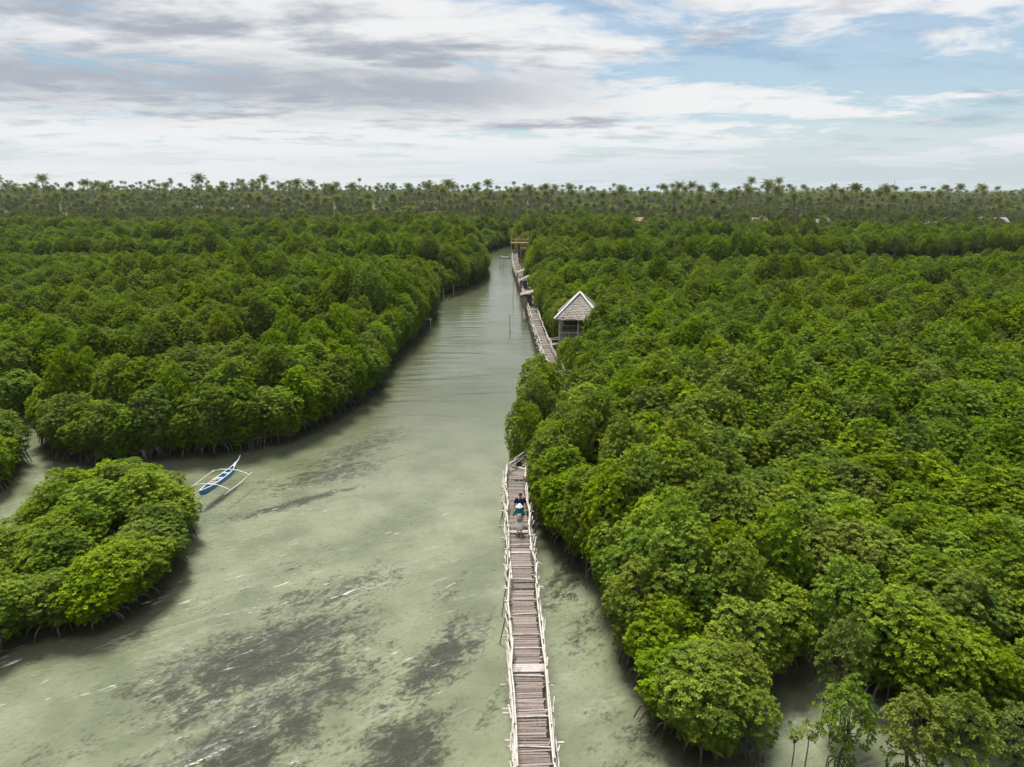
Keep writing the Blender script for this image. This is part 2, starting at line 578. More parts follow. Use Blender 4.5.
def canopy_h(x, y, side):
    if side == 'island':
        h = 3.15
    elif side == 'bush':
        h = 4.2
    elif side == 'left':
        h = np.interp(y, [40, 52, 75, 130, 300], [4.9, 5.4, 6.3, 7.9, 7.8])
    else:
        h = np.interp(y, [18, 24, 35, 50, 75, 100, 140, 300], [3.7, 4.2, 5.4, 6.2, 6.5, 6.8, 7.9, 7.9])
    lo = fbm(x, y, 0.05 if y < 120 else 0.026)
    amp = .5 if side in ('island', 'bush') else 1.0
    if side == 'left':
        c = seg_d(x, y, CREEK, False)
        if y > 55 or x < -30:
            h *= 1 - .25 * math.exp(-((c - 2.5) / 2.0) ** 2)
            if y < 90 and x < -16 and y > 62 + .2 * (x + 24):
                h *= 1.08
        if y < 92:
            h *= 1 + .12 * math.exp(-((seg_d(x, y, LEFT[:14], False) - 4.5) / 3.2) ** 2)
        per, ph = 52.0, y + .12 * x + 16 * fbm(x, y, .014, 2) - 84
    else:
        per, ph = 44.0, y - .05 * x + 10 * fbm(x, y, .012, 2) - 94
    if side in ('left', 'right') and y > 66:
        f = (ph / per) % 1.0
        saw = 1.24 - .56 * f ** .8 if ph > 0 else 1.0
        h *= 1 + (saw - 1) * min(1, (y - 66) / 25)
    if side == 'left' and x < -35:
        h *= 1 - .16 * min(1, (-35 - x) / 30)
    if side == 'right' and y > 190 and x > 40:
        h *= 1 - .25 * min(1, (y - 190) / 50)
    return h * (1 + amp * (0.22 * lo + 0.20 * fbm(x + 90, y, 0.10, 2)))


def allowed(x, y):
    """(side, distance to the shore) or None"""
    if y < 75:
        if inside(ISLAND, x, y):
            return 'island', seg_d(x, y, ISLAND, True)
        if inside(BUSH, x, y):
            return 'bush', seg_d(x, y, BUSH, True)
    for nm, poly in (('left', LEFT), ('right', RIGHT)):
        if inside(poly, x, y):
            d = seg_d(x, y, poly, True)
            if nm == 'left':
                c = seg_d(x, y, CREEK, False) - (1.9 if x < -36 else 3.0 if y < 66 else 2.0)
                if c < 0:
                    return None
                d = min(d, c)
            else:
                if y < 66:
                    w = seg_d(x, y, WALK, False)
                    if w < (1.0 if y < 62 else 1.7):
                        return None
                if abs(x - GAZ[0]) < 3.5 and abs(y - GAZ[1]) < 3.5:
                    return None
                if 66 < y < 77 and 3 < x < 5.6:
                    return None
                # a clearing behind the near stand, and two openings in it
                cl = ((x - 78) / 27) ** 2 + ((y - 124) / 15) ** 2
                if cl < 1:
                    return None
                if ((x - 23.5) / 2.6) ** 2 + ((y - 41) / 1.3) ** 2 < 1 or ((x - 12) / 1.6) ** 2 + ((y - 33) / 1.2) ** 2 < 1:
                    return None
                if 17 < x < 60 and 62 < y < 64.0 + 0.03 * x:
                    return None
            return nm, d
    return None


def gaz_h(x, y, h):
    """low young growth before the roofed hut"""
    if 5.4 < x < 8.7 and 54 < y < 76:
        return max(1.5, min(h, 18 - y * .209))
    if 0 < x < 5.5 and 54 < y < 67:
        return max(1.6, min(h, 18 - y * (0.240 if x < 5 else .228)))
    return h


trees = []   # dict per mangrove
shore_no = {}
for nm, poly in (('island', ISLAND), ('bush', BUSH), ('left', LEFT), ('right', RIGHT)):
    acc = 0.0
    for i in range(len(poly)):
        ax, ay = poly[i]
        bx, by = poly[(i + 1) % len(poly)]
        L = math.hypot(bx - ax, by - ay)
        if L > 120 or max(ay, by) > 270 or min(abs(ax), abs(bx)) > 62:
            continue
        nxv, nyv = -(by - ay) / L, (bx - ax) / L
        t = 0.0
        while t < L:
            sp = 1.7 + .006 * ay
            if acc >= sp:
                acc = 0.0
                ins = nrg.uniform(.95, 1.35)
                qx, qy = ax + (bx - ax) * t / L, ay + (by - ay) * t / L
                for sg in (1, -1):
                    x, yy = qx + sg * nxv * ins, qy + sg * nyv * ins
                    a = allowed(x, yy)
                    if a and a[0] == nm and a[1] > .6:
                        h = canopy_h(x, yy, nm) * nrg.uniform(.62, .86)
                        g = (1.98 + .0052 * yy) / 1.98
                        sxy = g * nrg.uniform(.85, 1.08)
                        h = gaz_h(x, yy, h)
                        shore_no[nm] = shore_no.get(nm, 0) + 1
                        trees.append(dict(x=x, y=yy, side=nm, d=a[1], row=-shore_no[nm], var=EDGE[nrg.integers(len(EDGE))], sxy=sxy, sz=min(h / 4.6, sxy * 1.42),
                                          rz=nrg.uniform(0, 6.28), h=h, shore=shore_no[nm]))
                        break
            t += .1
            acc += .1
y = 17.0
row = 0
while y < 318:
    sp = 1.98 + 0.0052 * y
    row += 1
    half = 0.78 * y + 16
    n = int(2 * half / (sp * 1.08))
    for k in range(n):
        x0 = -half + (k + 0.5 * (row % 2)) * sp * 1.08
        x = x0 + nrg.uniform(-.42, .42) * sp
        yy = y + nrg.uniform(-.42, .42) * sp
        a = allowed(x, yy)
        if a is None:
            continue
        side, d = a
        if d < 2.0 and (yy < 275 and abs(x) < 62):
            continue
        if d < .8:
            continue
        h = canopy_h(x, yy, side)
        h = gaz_h(x, yy, h)
        g = sp / 1.98
        if d < 3.4 or side in ('island', 'bush'):
            var = EDGE[nrg.integers(len(EDGE))]
            sxy = g * nrg.uniform(.85, 1.12)
            sz = h / 4.6 * nrg.uniform(.88, 1.1)
            sz = min(sz, sxy * 1.35)
        elif side == 'right' and 136 < yy < 150 and 52 < x < 108:
            var = TALL[nrg.integers(len(TALL))]
            sxy = g * nrg.uniform(.7, .95)
            sz = h / 7.2 * nrg.uniform(.9, 1.1)
        else:
            var = INNER[nrg.integers(len(INNER))]
            sxy = g * nrg.uniform(.86, 1.18)
            sz = min(h / 6.0 * nrg.uniform(.84, 1.10), sxy * 1.38)
        trees.append(dict(x=x, y=yy, side=side, d=d, row=row, var=var, sxy=sxy, sz=sz, rz=nrg.uniform(0, 6.28), h=h))
    y += sp * 0.93

# trees placed one by one where the photo shows a bough over the boardwalk or a lone bush
for (px, py, var, sxy, sz, side) in [(503, 470, 0, .62, .98, 'right')]:
    pass
for (x, yy, sxy, hh) in [(0.75, 43.7, .85, 4.7), (1.7, 46.6, 1.0, 5.5), (2.0, 50.5, 1.15, 5.8), (2.9, 54.6, 1.1, 4.6), (3.3, 40.6, 1.1, 5.0)]:
    trees.append(dict(x=x, y=yy, side='right', d=1.2, row=0, var=EDGE[int(x * 3) % len(EDGE)], sxy=sxy, sz=hh / 4.6, rz=x * 7, h=hh, special=True))

vis = []
for t in trees:
    px, py, d = proj(t['x'], t['y'], t['h'])
    t['px'], t['py'], t['dep'] = px, py, d
    m_ = 2.0 * t['sxy'] * F / max(d, 1) * 0.6
    if -m_ < px < W_ + m_ and -20 < py < H_ + m_ * 1.0:
        vis.append(t)
vis.sort(key=lambda t: -t['sxy'] / t['dep'])
solo = vis[:292]
for t in solo:
    t['solo'] = True


def mangrove(t, label, group):
    kind, cm, tm = protos[t['var']]
    o = thing('mangrove_tree', label, 'mangrove', (t['x'], t['y'], 0), t['rz'], group, (t['sxy'], t['sxy'], t['sz']))
    obj('crown', cm, o)
    obj('trunk', tm, o)
    return o


SIDE_TXT = {'island': ('mangrove of the low island stand beside the blue outrigger', 'mangroves of the small island stand'),
            'bush': ('mangrove of the stand by the left edge across the side creek', 'mangroves across the side creek'),
            'left': ('mangrove of the left bank behind the blue outrigger', 'mangroves of the left bank'),
            'right': ('mangrove of the right-hand stand', 'mangroves of the right-hand stand')}
byrow = {}
for t in solo:
    if t.get('special'):
        mangrove(t, 'mangrove leaning over the boardwalk beyond the two walkers, ' + ['nearest', 'second', 'third', 'fourth', 'tall one on its right side'][
            [43.7, 46.6, 50.5, 54.6, 40.6].index(t['y'])], 'mangroves over the boardwalk')
    elif t.get('shore'):
        n_sh = sum(1 for q in solo if q.get('shore') and q['side'] == t['side'] and q['shore'] <= t['shore'])
        lab = {'right': f"waterside mangrove of the right-hand stand, {ordinal(n_sh)} along its edge from the bottom right",
               'left': f"waterside mangrove of the left bank, {ordinal(n_sh)} along its edge from the side creek",
               'island': f"waterside mangrove of the small island stand, {ordinal(n_sh)} along its rim from the left",
               'bush': f"waterside mangrove across the side creek, {ordinal(n_sh)} along its rim"}[t['side']]
        mangrove(t, lab, SIDE_TXT[t['side']][1])
    else:
        byrow.setdefault((t['side'], t['row']), []).append(t)
for side in SIDE_TXT:
    rows = sorted(r for s, r in byrow if s == side)
    for i, r in enumerate(rows):
        ts = byrow[(side, r)]
        ts.sort(key=lambda t: t['x'], reverse=(side == 'left'))
        for k, t in enumerate(ts):
            look = 'low bushy' if t['var'] in EDGE else 'round-crowned'
            if side == 'right':
                lab = f"{look} {SIDE_TXT[side][0]}, {ordinal(i + 1)} row from the bottom, {ordinal(k + 1)} from the water"
            elif side == 'left':
                lab = f"{look} left-bank mangrove, {ordinal(i + 1)} row back, {ordinal(k + 1)} from the main channel"
            elif side == 'island':
                lab = f"island mangrove below the blue outrigger, {ordinal(i + 1)} row up, {ordinal(k + 1)} from left"
            else:
                lab = f"mangrove across the side creek at left edge, {ordinal(i + 1)} row up, {ordinal(k + 1)} from left"
            mangrove(t, lab, SIDE_TXT[side][1])

# ---- saplings in the shallows, lower right
sap = []
for i in range(3):
    cm, bl = crown_mesh('crown', 400 + i, 0.66, 0.55, 2.3, 14, M['sapling_leaf'], leaf=0.10, n_leaf=9, cover=0.020, skirt=True, blob=0.36)
    sap.append((cm, trunk_mesh('trunk', 400 + i, bl, 1.0, 0.035, M['bark'], 7, 0.3, root_len=.32)))
for (px, py, s, k, lab) in [(756, 752, 0.95, 0, 'yellow-green mangrove sapling on black prop roots in the shallows'),
                            (836, 716, 1.25, 1, 'tall narrow young mangrove standing alone in the inlet'),
                            (838, 766, 1.25, 2, 'bushy young mangrove below the narrow one at the bottom'),
                            (905, 790, 1.4, 0, 'pale bushy young mangrove at the bottom edge, right of the inlet'),
                            (948, 796, 1.4, 1, 'second pale bushy young mangrove along the bottom edge'),
                            (1012, 796, 1.3, 2, 'pale young mangrove in the bottom right corner')]:
    g = G(px, py)
    o = thing('mangrove_sapling', lab, 'sapling', g, px, 'young mangroves in the shallows', (s, s, s * (1.25 if px == 836 else 1.0)))
    obj('crown', sap[k][0], o)
    obj('trunk', sap[k][1], o)
for (px, py, lab) in [(792, 762, 'spindly seedling with few leaves, left one of the pair'), (806, 757, 'spindly seedling with few leaves, right one of the pair')]:
    g = G(px, py)
    o = thing('mangrove_seedling', lab, 'seedling', g, 0, 'seedlings in the inlet')
    rg = np.random.default_rng(px)
    cs = np.array([[rg.normal(0, .16), rg.normal(0, .16), rg.uniform(.85, 1.3)] for _ in range(9)])
    axs = np.tile([0, 0, 1.0], (9, 1)) + rg.normal(0, .25, (9, 3))
    axs /= np.linalg.norm(axs, axis=1, keepdims=True)
    v, q, tn = rosettes(cs, axs, rg.uniform(.3, .9, 9), .17, 8, rg)
    obj('crown', np_mesh('crown', v, q, M['sapling_leaf'], tn), o)
    mb = MB()
    mb.tube([(0, 0, -.6), (.02, 0, .4), (0, .02, .9)], [.025, .02, .015], 5)
    for c_ in cs:
        mb.tube([(0, .01, .7), c_], [.012, .006], 4)
    mb.build('trunk', M['bark'], o)


# ------------------------------------------------------------------ instanced masses
def collection_of(name, meshes):
    col = bpy.data.collections.new(name)
    for i, me in enumerate(meshes):
        o = bpy.data.objects.new(f'{name}_{i:02d}', me)
        col.objects.link(o)
    return col


def mass(name, pts, rots, scl, var, col, label, cat):
    me = bpy.data.meshes.new(name)
    me.from_pydata([tuple(p) for p in pts], [], [])
    for nm, typ, key, dat in (('rot', 'FLOAT_VECTOR', 'vector', rots), ('scl', 'FLOAT_VECTOR', 'vector', scl)):
        at = me.attributes.new(nm, typ, 'POINT')
        at.data.foreach_set(key, np.asarray(dat, dtype=np.float32).ravel())
    at = me.attributes.new('var', 'INT', 'POINT')
    at.data.foreach_set('value', np.asarray(var, dtype=np.int32))
    o = obj(name, me)
    tag(o, label, cat, kind='stuff')
    ng = bpy.data.node_groups.new(name, 'GeometryNodeTree')
    ng.interface.new_socket('Geometry', in_out='INPUT', socket_type='NodeSocketGeometry')
    ng.interface.new_socket('Geometry', in_out='OUTPUT', socket_type='NodeSocketGeometry')
    N, L = ng.nodes, ng.links
    gi, go = N.new('NodeGroupInput'), N.new('NodeGroupOutput')
    ci = N.new('GeometryNodeCollectionInfo')
    ci.inputs['Collection'].default_value = col
    ci.inputs['Separate Children'].default_value = True
    ci.inputs['Reset Children'].default_value = True
    ip = N.new('GeometryNodeInstanceOnPoints')
    ip.inputs['Pick Instance'].default_value = True

    def attr(nm, typ):
        a = N.new('GeometryNodeInputNamedAttribute')
        a.data_type = typ
        a.inputs['Name'].default_value = nm
        return next(s for s in a.outputs if s.enabled and s.name == 'Attribute')
    e2r = N.new('FunctionNodeEulerToRotation')
    L.new(attr('rot', 'FLOAT_VECTOR'), e2r.inputs[0])
    L.new(gi.outputs[0], ip.inputs['Points'])
    L.new(ci.outputs[0], ip.inputs['Instance'])
    L.new(attr('var', 'INT'), ip.inputs['Instance Index'])
    L.new(e2r.outputs[0], ip.inputs['Rotation'])
    L.new(attr('scl', 'FLOAT_VECTOR'), ip.inputs['Scale'])
    L.new(ip.outputs[0], go.inputs[0])
    md = o.modifiers.new('scatter', 'NODES')
    md.node_group = ng
    return o


def joined(cm, tm):
    """crown and stems in one mesh for the far mass"""
    nv = len(cm.vertices)
    a = np.empty(nv * 3, np.float32)
    cm.vertices.foreach_get('co', a)
    mb = MB()
    b_ = np.empty(len(tm.vertices) * 3, np.float32)
    tm.vertices.foreach_get('co', b_)
    va = [tuple(r) for r in a.reshape(-1, 3)] + [tuple(r) for r in b_.reshape(-1, 3)]
    fa = [tuple(p.vertices) for p in cm.polygons] + [tuple(i + nv for i in p.vertices) for p in tm.polygons]
    me = bpy.data.meshes.new('forest_tree')
    me.from_pydata(va, [], fa)
    me.materials.append(cm.materials[0])
    me.materials.append(tm.materials[0])
    me.polygons.foreach_set('material_index', [0] * len(cm.polygons) + [1] * len(tm.polygons))
    t = np.full(len(va), .5, np.float32)
    ta = np.empty(nv, np.float32)
    cm.attributes['tint'].data.foreach_get('value', ta)
    t[:nv] = ta
    me.attributes.new('tint', 'FLOAT', 'POINT').data.foreach_set('value', t)
    me.update()
    return me


rest = [t for t in trees if not t.get('solo')]
mcol = collection_of('forest_source', [joined(p[1], p[2]) for p in protos])
mass('mangrove_forest', [(t['x'], t['y'], 0) for t in rest], [(0, 0, t['rz']) for t in rest], [(t['sxy'], t['sxy'], t['sz']) for t in rest],
     [t['var'] for t in rest], mcol, 'dense green mangrove forest reaching back to the coconut palms', 'mangrove forest')


# ------------------------------------------------------------------ ground and land height
def land(x, y):
    k = np.clip((y - 275 - 0.03 * np.abs(x) + np.clip(x, 0, 160) * .16) / 55, 0, 1)
    k = k * k * (3 - 2 * k)
    far = np.clip((y - 340) / 420, 0, 1)
    side = np.clip((150 - x) / 420, 0, 1)
    return k * (1.2 + far * (3.0 + 8.0 * side))


# ------------------------------------------------------------------ palms
def palm(seed, h, lean):
    rg = random.Random(seed)
    mb = MB()
    bend = rg.uniform(0, 6.28)
    pts, rad = [], []
    for i in range(7):
        t = i / 6
        o = lean * t ** 1.6
        pts.append((o * math.cos(bend), o * math.sin(bend), h * t - .3))
        rad.append(0.19 - 0.09 * t + (0.10 if i == 0 else 0))
    mb.tube(pts, rad, 7)
    trunk = mb.mesh('trunk', M['palmbark'], True)
    top = Vector(pts[-1])
    fr = MB()
    n = 24
    for k in range(n):
        a = k * 2.39996 + rg.uniform(-.2, .2)
        age = k / n
        el = R(82 - 128 * age + rg.uniform(-9, 9))
        L = rg.uniform(1.9, 3.0) * (0.8 if age < .15 else 1)
        p = top.copy()
        prev = None
        segs = 9
        ti = max(0.0, min(1.0, rg.gauss(.4, .15) + (0.45 if age > .86 else 0)))
        tx = Vector((-math.sin(a), math.cos(a), 0))
        for s_ in range(segs):
            e2 = el - (1.15 - .35 * age) * (s_ / segs) ** 1.3
            d = Vector((math.cos(a) * math.cos(e2), math.sin(a) * math.cos(e2), math.sin(e2)))
            q = p + d * L / segs
            up = tx.cross(d)
            wl = (0.35 + 0.75 * math.sin(math.pi * min(1, (s_ + .8) / segs))) * 0.75
            for sd in (-1, 1):
                for j in range(2):
                    b0 = p.lerp(q, j / 2 + .02)
                    b1 = p.lerp(q, j / 2 + .36)
                    tip = b0 + d * .35 + tx * sd * wl * .8 - Vector((0, 0, wl * rg.uniform(.35, .75))) + up * .05
                    fr.add([b0, b1, tip + d * .05, tip], [(0, 1, 2, 3)], 0, max(0, min(1, ti + rg.uniform(-.12, .12))))
            p = q
    for k in range(9):   # nuts
        a = rg.uniform(0, 6.28)
        c_ = top + Vector((math.cos(a) * .35, math.sin(a) * .35, -.35 + rg.uniform(-.15, .1)))
        fr.loft([((c_.x, c_.y, c_.z - .15), .03, .03), (c_, .15, .15), ((c_.x, c_.y, c_.z + .15), .03, .03)], 0, .8)
    return trunk, fr.mesh('crown', M['frond'])


palms = [palm(500 + i, h, l) for i, (h, l) in enumerate([(11, .6), (13, 1.5), (14.5, .8), (16, 2.2), (12, 2.8), (8, .4), (18, 1.0)])]
PH = [11, 13, 14.5, 16, 12, 8, 18]
PLOOK = ['mid-height straight', 'slightly leaning', 'tall straight', 'tall leaning', 'strongly leaning', 'short', 'very tall straight']
ppos = []
row = 0
y = 276.0
while y < 900:
    sp = 9.0 + max(0, y - 400) * 0.012
    row += 1
    half = 0.78 * y + 20
    n = int(2 * half / sp)
    for k in range(n):
        x = -half + (k + .5 * (row % 2)) * sp + nrg.uniform(-.45, .45) * sp
        yy = y + nrg.uniform(-.45, .45) * sp * 1.2 + 0.05 * abs(x) - 10 * fbm(x, 0, .012, 2) + (30 if x < 0 else max(0, 30 - x * .3))
        dens = 0.60 + 1.5 * fbm(x, yy, .022, 3)
        if x > 60 and yy < 345:
            dens -= .18
        if x > 225 and 320 < yy < 420:
            dens -= .25
        if nrg.random() > dens:
            continue
        var = int(nrg.integers(7))
        ppos.append(dict(x=x, y=yy, z=float(land(x, yy)), row=row, var=var, s=nrg.choice([nrg.uniform(.6, .9), nrg.uniform(.85, 1.08), nrg.uniform(1.0, 1.28)]) * (1.04 if yy < 420 else .92), rz=nrg.uniform(0, 6.28)))
    y += sp * 1.25
# the lone palm whose head stands well above the others, in line with the channel's end, and a few more tall heads
for (px, top, yy, var) in [(486, 177, 345, 6), (715, 180, 330, 6), (764, 182, 335, 3), (854, 182, 318, 6), (676, 180, 352, 2), (875, 187, 320, 2), (744, 184, 340, 2), (565, 182, 350, 3), (108, 180, 420, 6)]:
    x = (px - 512) / F * (yy * CP + 3)
    z = float(land(x, yy))
    zt = H + yy * math.tan(-P + math.atan((H_ / 2 - top) / F)) - 1.5
    ppos.append(dict(x=x, y=yy, z=z, row=999, var=var, s=(zt - z) / (PH[var] + .5), rz=px, px0=px))
pv = []
for t in ppos:
    px, py, d = proj(t['x'], t['y'], t['z'] + 12)
    t['px'], t['dep'] = px, d
    if -12 < px < W_ + 12:
        pv.append(t)
pv.sort(key=lambda t: (0 if t['row'] == 999 else 1, t['dep']))
psolo = pv[:290]
for t in psolo:
    t['solo'] = True
prow = {}
for t in psolo:
    prow.setdefault(t['row'], []).append(t)


def put_palm(t, lab):
    o = thing('coconut_palm', lab, 'palm tree', (t['x'], t['y'], t['z']), t['rz'], 'coconut palms of the grove', (t['s'],) * 3)
    obj('trunk', palms[t['var']][0], o)
    obj('crown', palms[t['var']][1], o)


special_txt = {486: 'tallest coconut palm, its head alone above the grove beyond the channel', 715: 'tall coconut palm on the skyline, in a knot of heads right of the roofed hut',
               764: 'leaning coconut palm head on the skyline, next right of the knot of heads', 854: 'tall coconut palm with wide head on the skyline, left of the mast',
               676: 'coconut palm head on the skyline above the roofed hut, right of it', 875: 'lower coconut palm head just left of the thin mast',
               744: 'straight coconut palm head between the knot of heads and the leaning one', 565: 'coconut palm head on the skyline above the roofed hut',
               108: 'distant coconut palm head high on the left skyline'}
for r_, ts in prow.items():
    if r_ == 999:
        for t in ts:
            put_palm(t, special_txt[t['px0']])
        continue
    ts.sort(key=lambda t: t['x'])
    for k, t in enumerate(ts):
        put_palm(t, f"{PLOOK[t['var']]} coconut palm, {ordinal(r_)} row of the grove, {ordinal(k + 1)} from left")
pr = [t for t in ppos if not t.get('solo')]


def joined_palm(tr, cr):
    return joined(cr, tr)


pcol = collection_of('palm_source', [joined_palm(*p) for p in palms])
mass('palm_grove', [(t['x'], t['y'], t['z']) for t in pr], [(0, 0, t['rz']) for t in pr], [(t['s'],) * 3 for t in pr], [t['var'] for t in pr], pcol,
     'distant coconut grove in grey-green behind the front palms', 'palm grove')

# broadleaf woodland among and behind the palms
wood = []
for i in range(4):
    cm, bl = crown_mesh('crown', 600 + i, 3.2, 1.4, 7.0, 24, M['bush_leaf'], leaf=0.34, n_leaf=7, cover=0.13)
    wood.append(joined(cm, trunk_mesh('trunk', 600 + i, bl, 2.4, .16, M['bark'], 0)))
wcol = collection_of('wood_source', wood)
wp = []
y = 272.0
while y < 2400:
    sp = 6.5 + max(0, y - 330) * .022
    half = .80 * y + 20
    for k in range(int(2 * half / sp)):
        x = -half + (k + nrg.uniform(-.5, .5)) * sp
        yy = y + nrg.uniform(-.5, .5) * sp
        if yy < 300 and not (x > 40 and yy > 290 - .14 * min(x, 160)):
            continue
        if nrg.random() < .78 + .6 * fbm(x, yy, .02, 2) and not (x > 215 and 318 < yy < 372 and nrg.random() < .92):
            s = nrg.uniform(.42, 1.05) * (1 + max(0, y - 500) * .0007)
            wp.append((x, yy, float(land(x, yy)), s))
    y += sp * 1.15
wp += [(x, yy, float(land(x, yy)), s) for x, yy, s in [(96, 330, 1.2), (104, 328, 1.3), (112, 332, 1.1), (118, 335, 1.2), (135, 322, 1.2)]]
mass('woodland', [p[:3] for p in wp], [(0, 0, nrg.uniform(0, 6.28)) for p in wp], [(p[3], p[3], p[3] * nrg.uniform(.7, 1.05)) for p in wp],
     [int(nrg.integers(4)) for p in wp], wcol, 'olive broadleaf woodland at the foot of the coconut palms', 'woodland')


# ------------------------------------------------------------------ ground sheet
def axis(lo, hi, step, far_lo, far_hi, grow=1.16):
    a = list(np.arange(lo, hi + 1e-6, step))
    s, v = step, hi
    while v < far_hi:
        s *= grow
        v += s
        a.append(v)
    s, v = step, lo
    pre = []
    while v > far_lo:
        s *= grow
        v -= s
        pre.append(v)
    return np.array(pre[::-1] + a)


# dark patches, seagrass plus tree reflections painted into the bed: (photo x, photo y, half length along the flow, half width, strength)
DARK_PATCHES = [(262, 650, 5.2, 2.5, 1.0), (245, 740, 3.6, 2.2, .95), (330, 590, 4.5, 2.0, .75), (440, 655, 3.6, 1.25, .95), (400, 745, 2.6, 1.5, 1.0), (445, 590, 3.0, 1.0, .6), (480, 560, 4, 1.0, .35),
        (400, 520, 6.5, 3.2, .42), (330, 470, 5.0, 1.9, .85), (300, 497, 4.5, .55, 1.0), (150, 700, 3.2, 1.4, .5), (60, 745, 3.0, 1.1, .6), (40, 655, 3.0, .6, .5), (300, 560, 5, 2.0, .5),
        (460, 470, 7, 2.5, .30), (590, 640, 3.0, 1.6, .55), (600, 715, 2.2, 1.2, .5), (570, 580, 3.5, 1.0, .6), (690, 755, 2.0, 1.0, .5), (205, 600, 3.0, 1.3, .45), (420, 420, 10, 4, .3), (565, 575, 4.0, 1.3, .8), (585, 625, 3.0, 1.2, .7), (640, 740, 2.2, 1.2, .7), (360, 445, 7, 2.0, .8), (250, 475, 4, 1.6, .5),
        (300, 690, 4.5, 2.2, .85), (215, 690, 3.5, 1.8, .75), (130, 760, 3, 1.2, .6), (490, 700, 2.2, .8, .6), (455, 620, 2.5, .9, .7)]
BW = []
for px, py, a, b_, s in DARK_PATCHES:
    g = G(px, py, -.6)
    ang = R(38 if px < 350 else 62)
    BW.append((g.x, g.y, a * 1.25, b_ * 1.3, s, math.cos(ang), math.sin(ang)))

xs = axis(-46, 42, .42, -6200, 6200)
ys = axis(12, 66, .42, -120, 6200)
XX, YY = np.meshgrid(xs, ys)
fx, fy = XX.ravel(), YY.ravel()
gz = np.empty(len(fx))
gm = np.zeros(len(fx))
gf = np.zeros(len(fx))
LZ = land(fx, fy)
for i in range(len(fx)):
    x, y = fx[i], fy[i]
    z = -0.95
    if -75 < x < 75 and 5 < y < 130:
        a = allowed(x, y)
        near = 0.0
        if a is not None:
            near = min(1, .45 + a[1] / 2.0)
        else:
            dd = min(seg_d(x, y, RIGHT, True), seg_d(x, y, LEFT, True), seg_d(x, y, ISLAND, True), seg_d(x, y, BUSH, True))
            near = max(0, .40 - dd / 4.0)
        gf[i] = near
        z += .72 * near + .14 * fbm(x, y, .22)
        w = .30 if y < 58 else .15  # sparse grass over the whole bed, ripple light and dark painted in
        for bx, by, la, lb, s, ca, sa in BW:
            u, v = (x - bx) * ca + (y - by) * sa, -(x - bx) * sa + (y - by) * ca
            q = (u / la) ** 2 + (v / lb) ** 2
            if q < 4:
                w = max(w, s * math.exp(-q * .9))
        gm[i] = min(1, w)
    else:
        inl = inside(LEFT, x, y) or inside(RIGHT, x, y) or abs(x) > 60
        gf[i] = 1 if inl else 0
        z = -.25 if inl else -.95
    gz[i] = max(z, -0.95) + LZ[i]
nx, ny = len(xs), len(ys)
idx = np.arange(nx * ny).reshape(ny, nx)
quads = np.stack([idx[:-1, :-1], idx[:-1, 1:], idx[1:, 1:], idx[1:, :-1]], -1).reshape(-1, 4)

gmat, b = new_mat('ground_material')
pos = b.n('ShaderNodeNewGeometry').outputs['Position']
sepg = b.n('ShaderNodeSeparateXYZ')
b.put(sepg.inputs[0], pos)
grass_refl_m = b.n('ShaderNodeAttribute', attribute_name='tint').outputs['Fac']
mud_m = b.n('ShaderNodeAttribute', attribute_name='mud').outputs['Fac']
land_m = b.n('ShaderNodeAttribute', attribute_name='land').outputs['Fac']
flow = b.mapping(pos, rot=(0, 0, R(-40)), scale=(.80, 1.25, 1))
n1 = b.noise(flow, 1.5, 8, .72, .6)
n2 = b.noise(pos, .35, 4)
n3 = b.noise(flow, 5.5, 6, .75)
sand = b.mix(b.smooth(n2, .3, .7), rgb(.140, .160, .105), rgb(.250, .270, .190))
sand = b.mix(b.m('MULTIPLY', b.smooth(n3, .42, .66), .40), sand, rgb(.115, .13, .065))
thr = b.m('SUBTRACT', .70, b.m('MULTIPLY', grass_refl_m, .32))
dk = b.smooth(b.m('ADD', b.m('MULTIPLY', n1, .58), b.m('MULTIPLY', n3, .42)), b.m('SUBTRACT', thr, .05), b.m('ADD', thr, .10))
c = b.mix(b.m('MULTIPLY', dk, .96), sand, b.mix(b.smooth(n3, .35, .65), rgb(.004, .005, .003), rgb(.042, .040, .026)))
c = b.mix(b.m('MULTIPLY', b.smooth(mud_m, .3, .8), .9), c, b.mix(n3, rgb(.06, .055, .03), rgb(.16, .15, .09)))
n4 = b.noise(pos, .018, 6, .6)
soil = b.mix(b.smooth(n4, .4, .6), rgb(.06, .08, .028), rgb(.125, .12, .055))
depth_dark = b.smooth(b.m('ADD', sepg.outputs[1], b.m('MULTIPLY', b.m('SUBTRACT', n2, .5), 14.0)), 40, 66)
c = b.mix(b.m('MULTIPLY', depth_dark, .8), c, rgb(.062, .072, .036))  # light lost in deeper water is painted in as a darker bed
bare = b.m('MULTIPLY', b.smooth(sepg.outputs[0], 205, 235), b.m('MULTIPLY', b.smooth(sepg.outputs[1], 300, 325), b.smooth(sepg.outputs[1], 420, 380)))
soil = b.mix(b.m('MULTIPLY', bare, b.smooth(n4, .35, .55)), soil, rgb(.26, .165, .10))
c = b.mix(land_m, c, soil)
out(b, principled(b, c, .95, .1))
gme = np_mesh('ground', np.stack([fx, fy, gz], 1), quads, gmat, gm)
gme.attributes.new('mud', 'FLOAT', 'POINT').data.foreach_set('value', gf.astype(np.float32))
gme.attributes.new('land', 'FLOAT', 'POINT').data.foreach_set('value', np.clip((LZ - .3) / .5, 0, 1).astype(np.float32))
gme.polygons.foreach_set('use_smooth', [True] * len(quads))
tag(obj('ground', gme), 'shallow sandy bed with dark seagrass and painted-in tree reflections, rising to soil under the palms', 'ground', kind='structure')

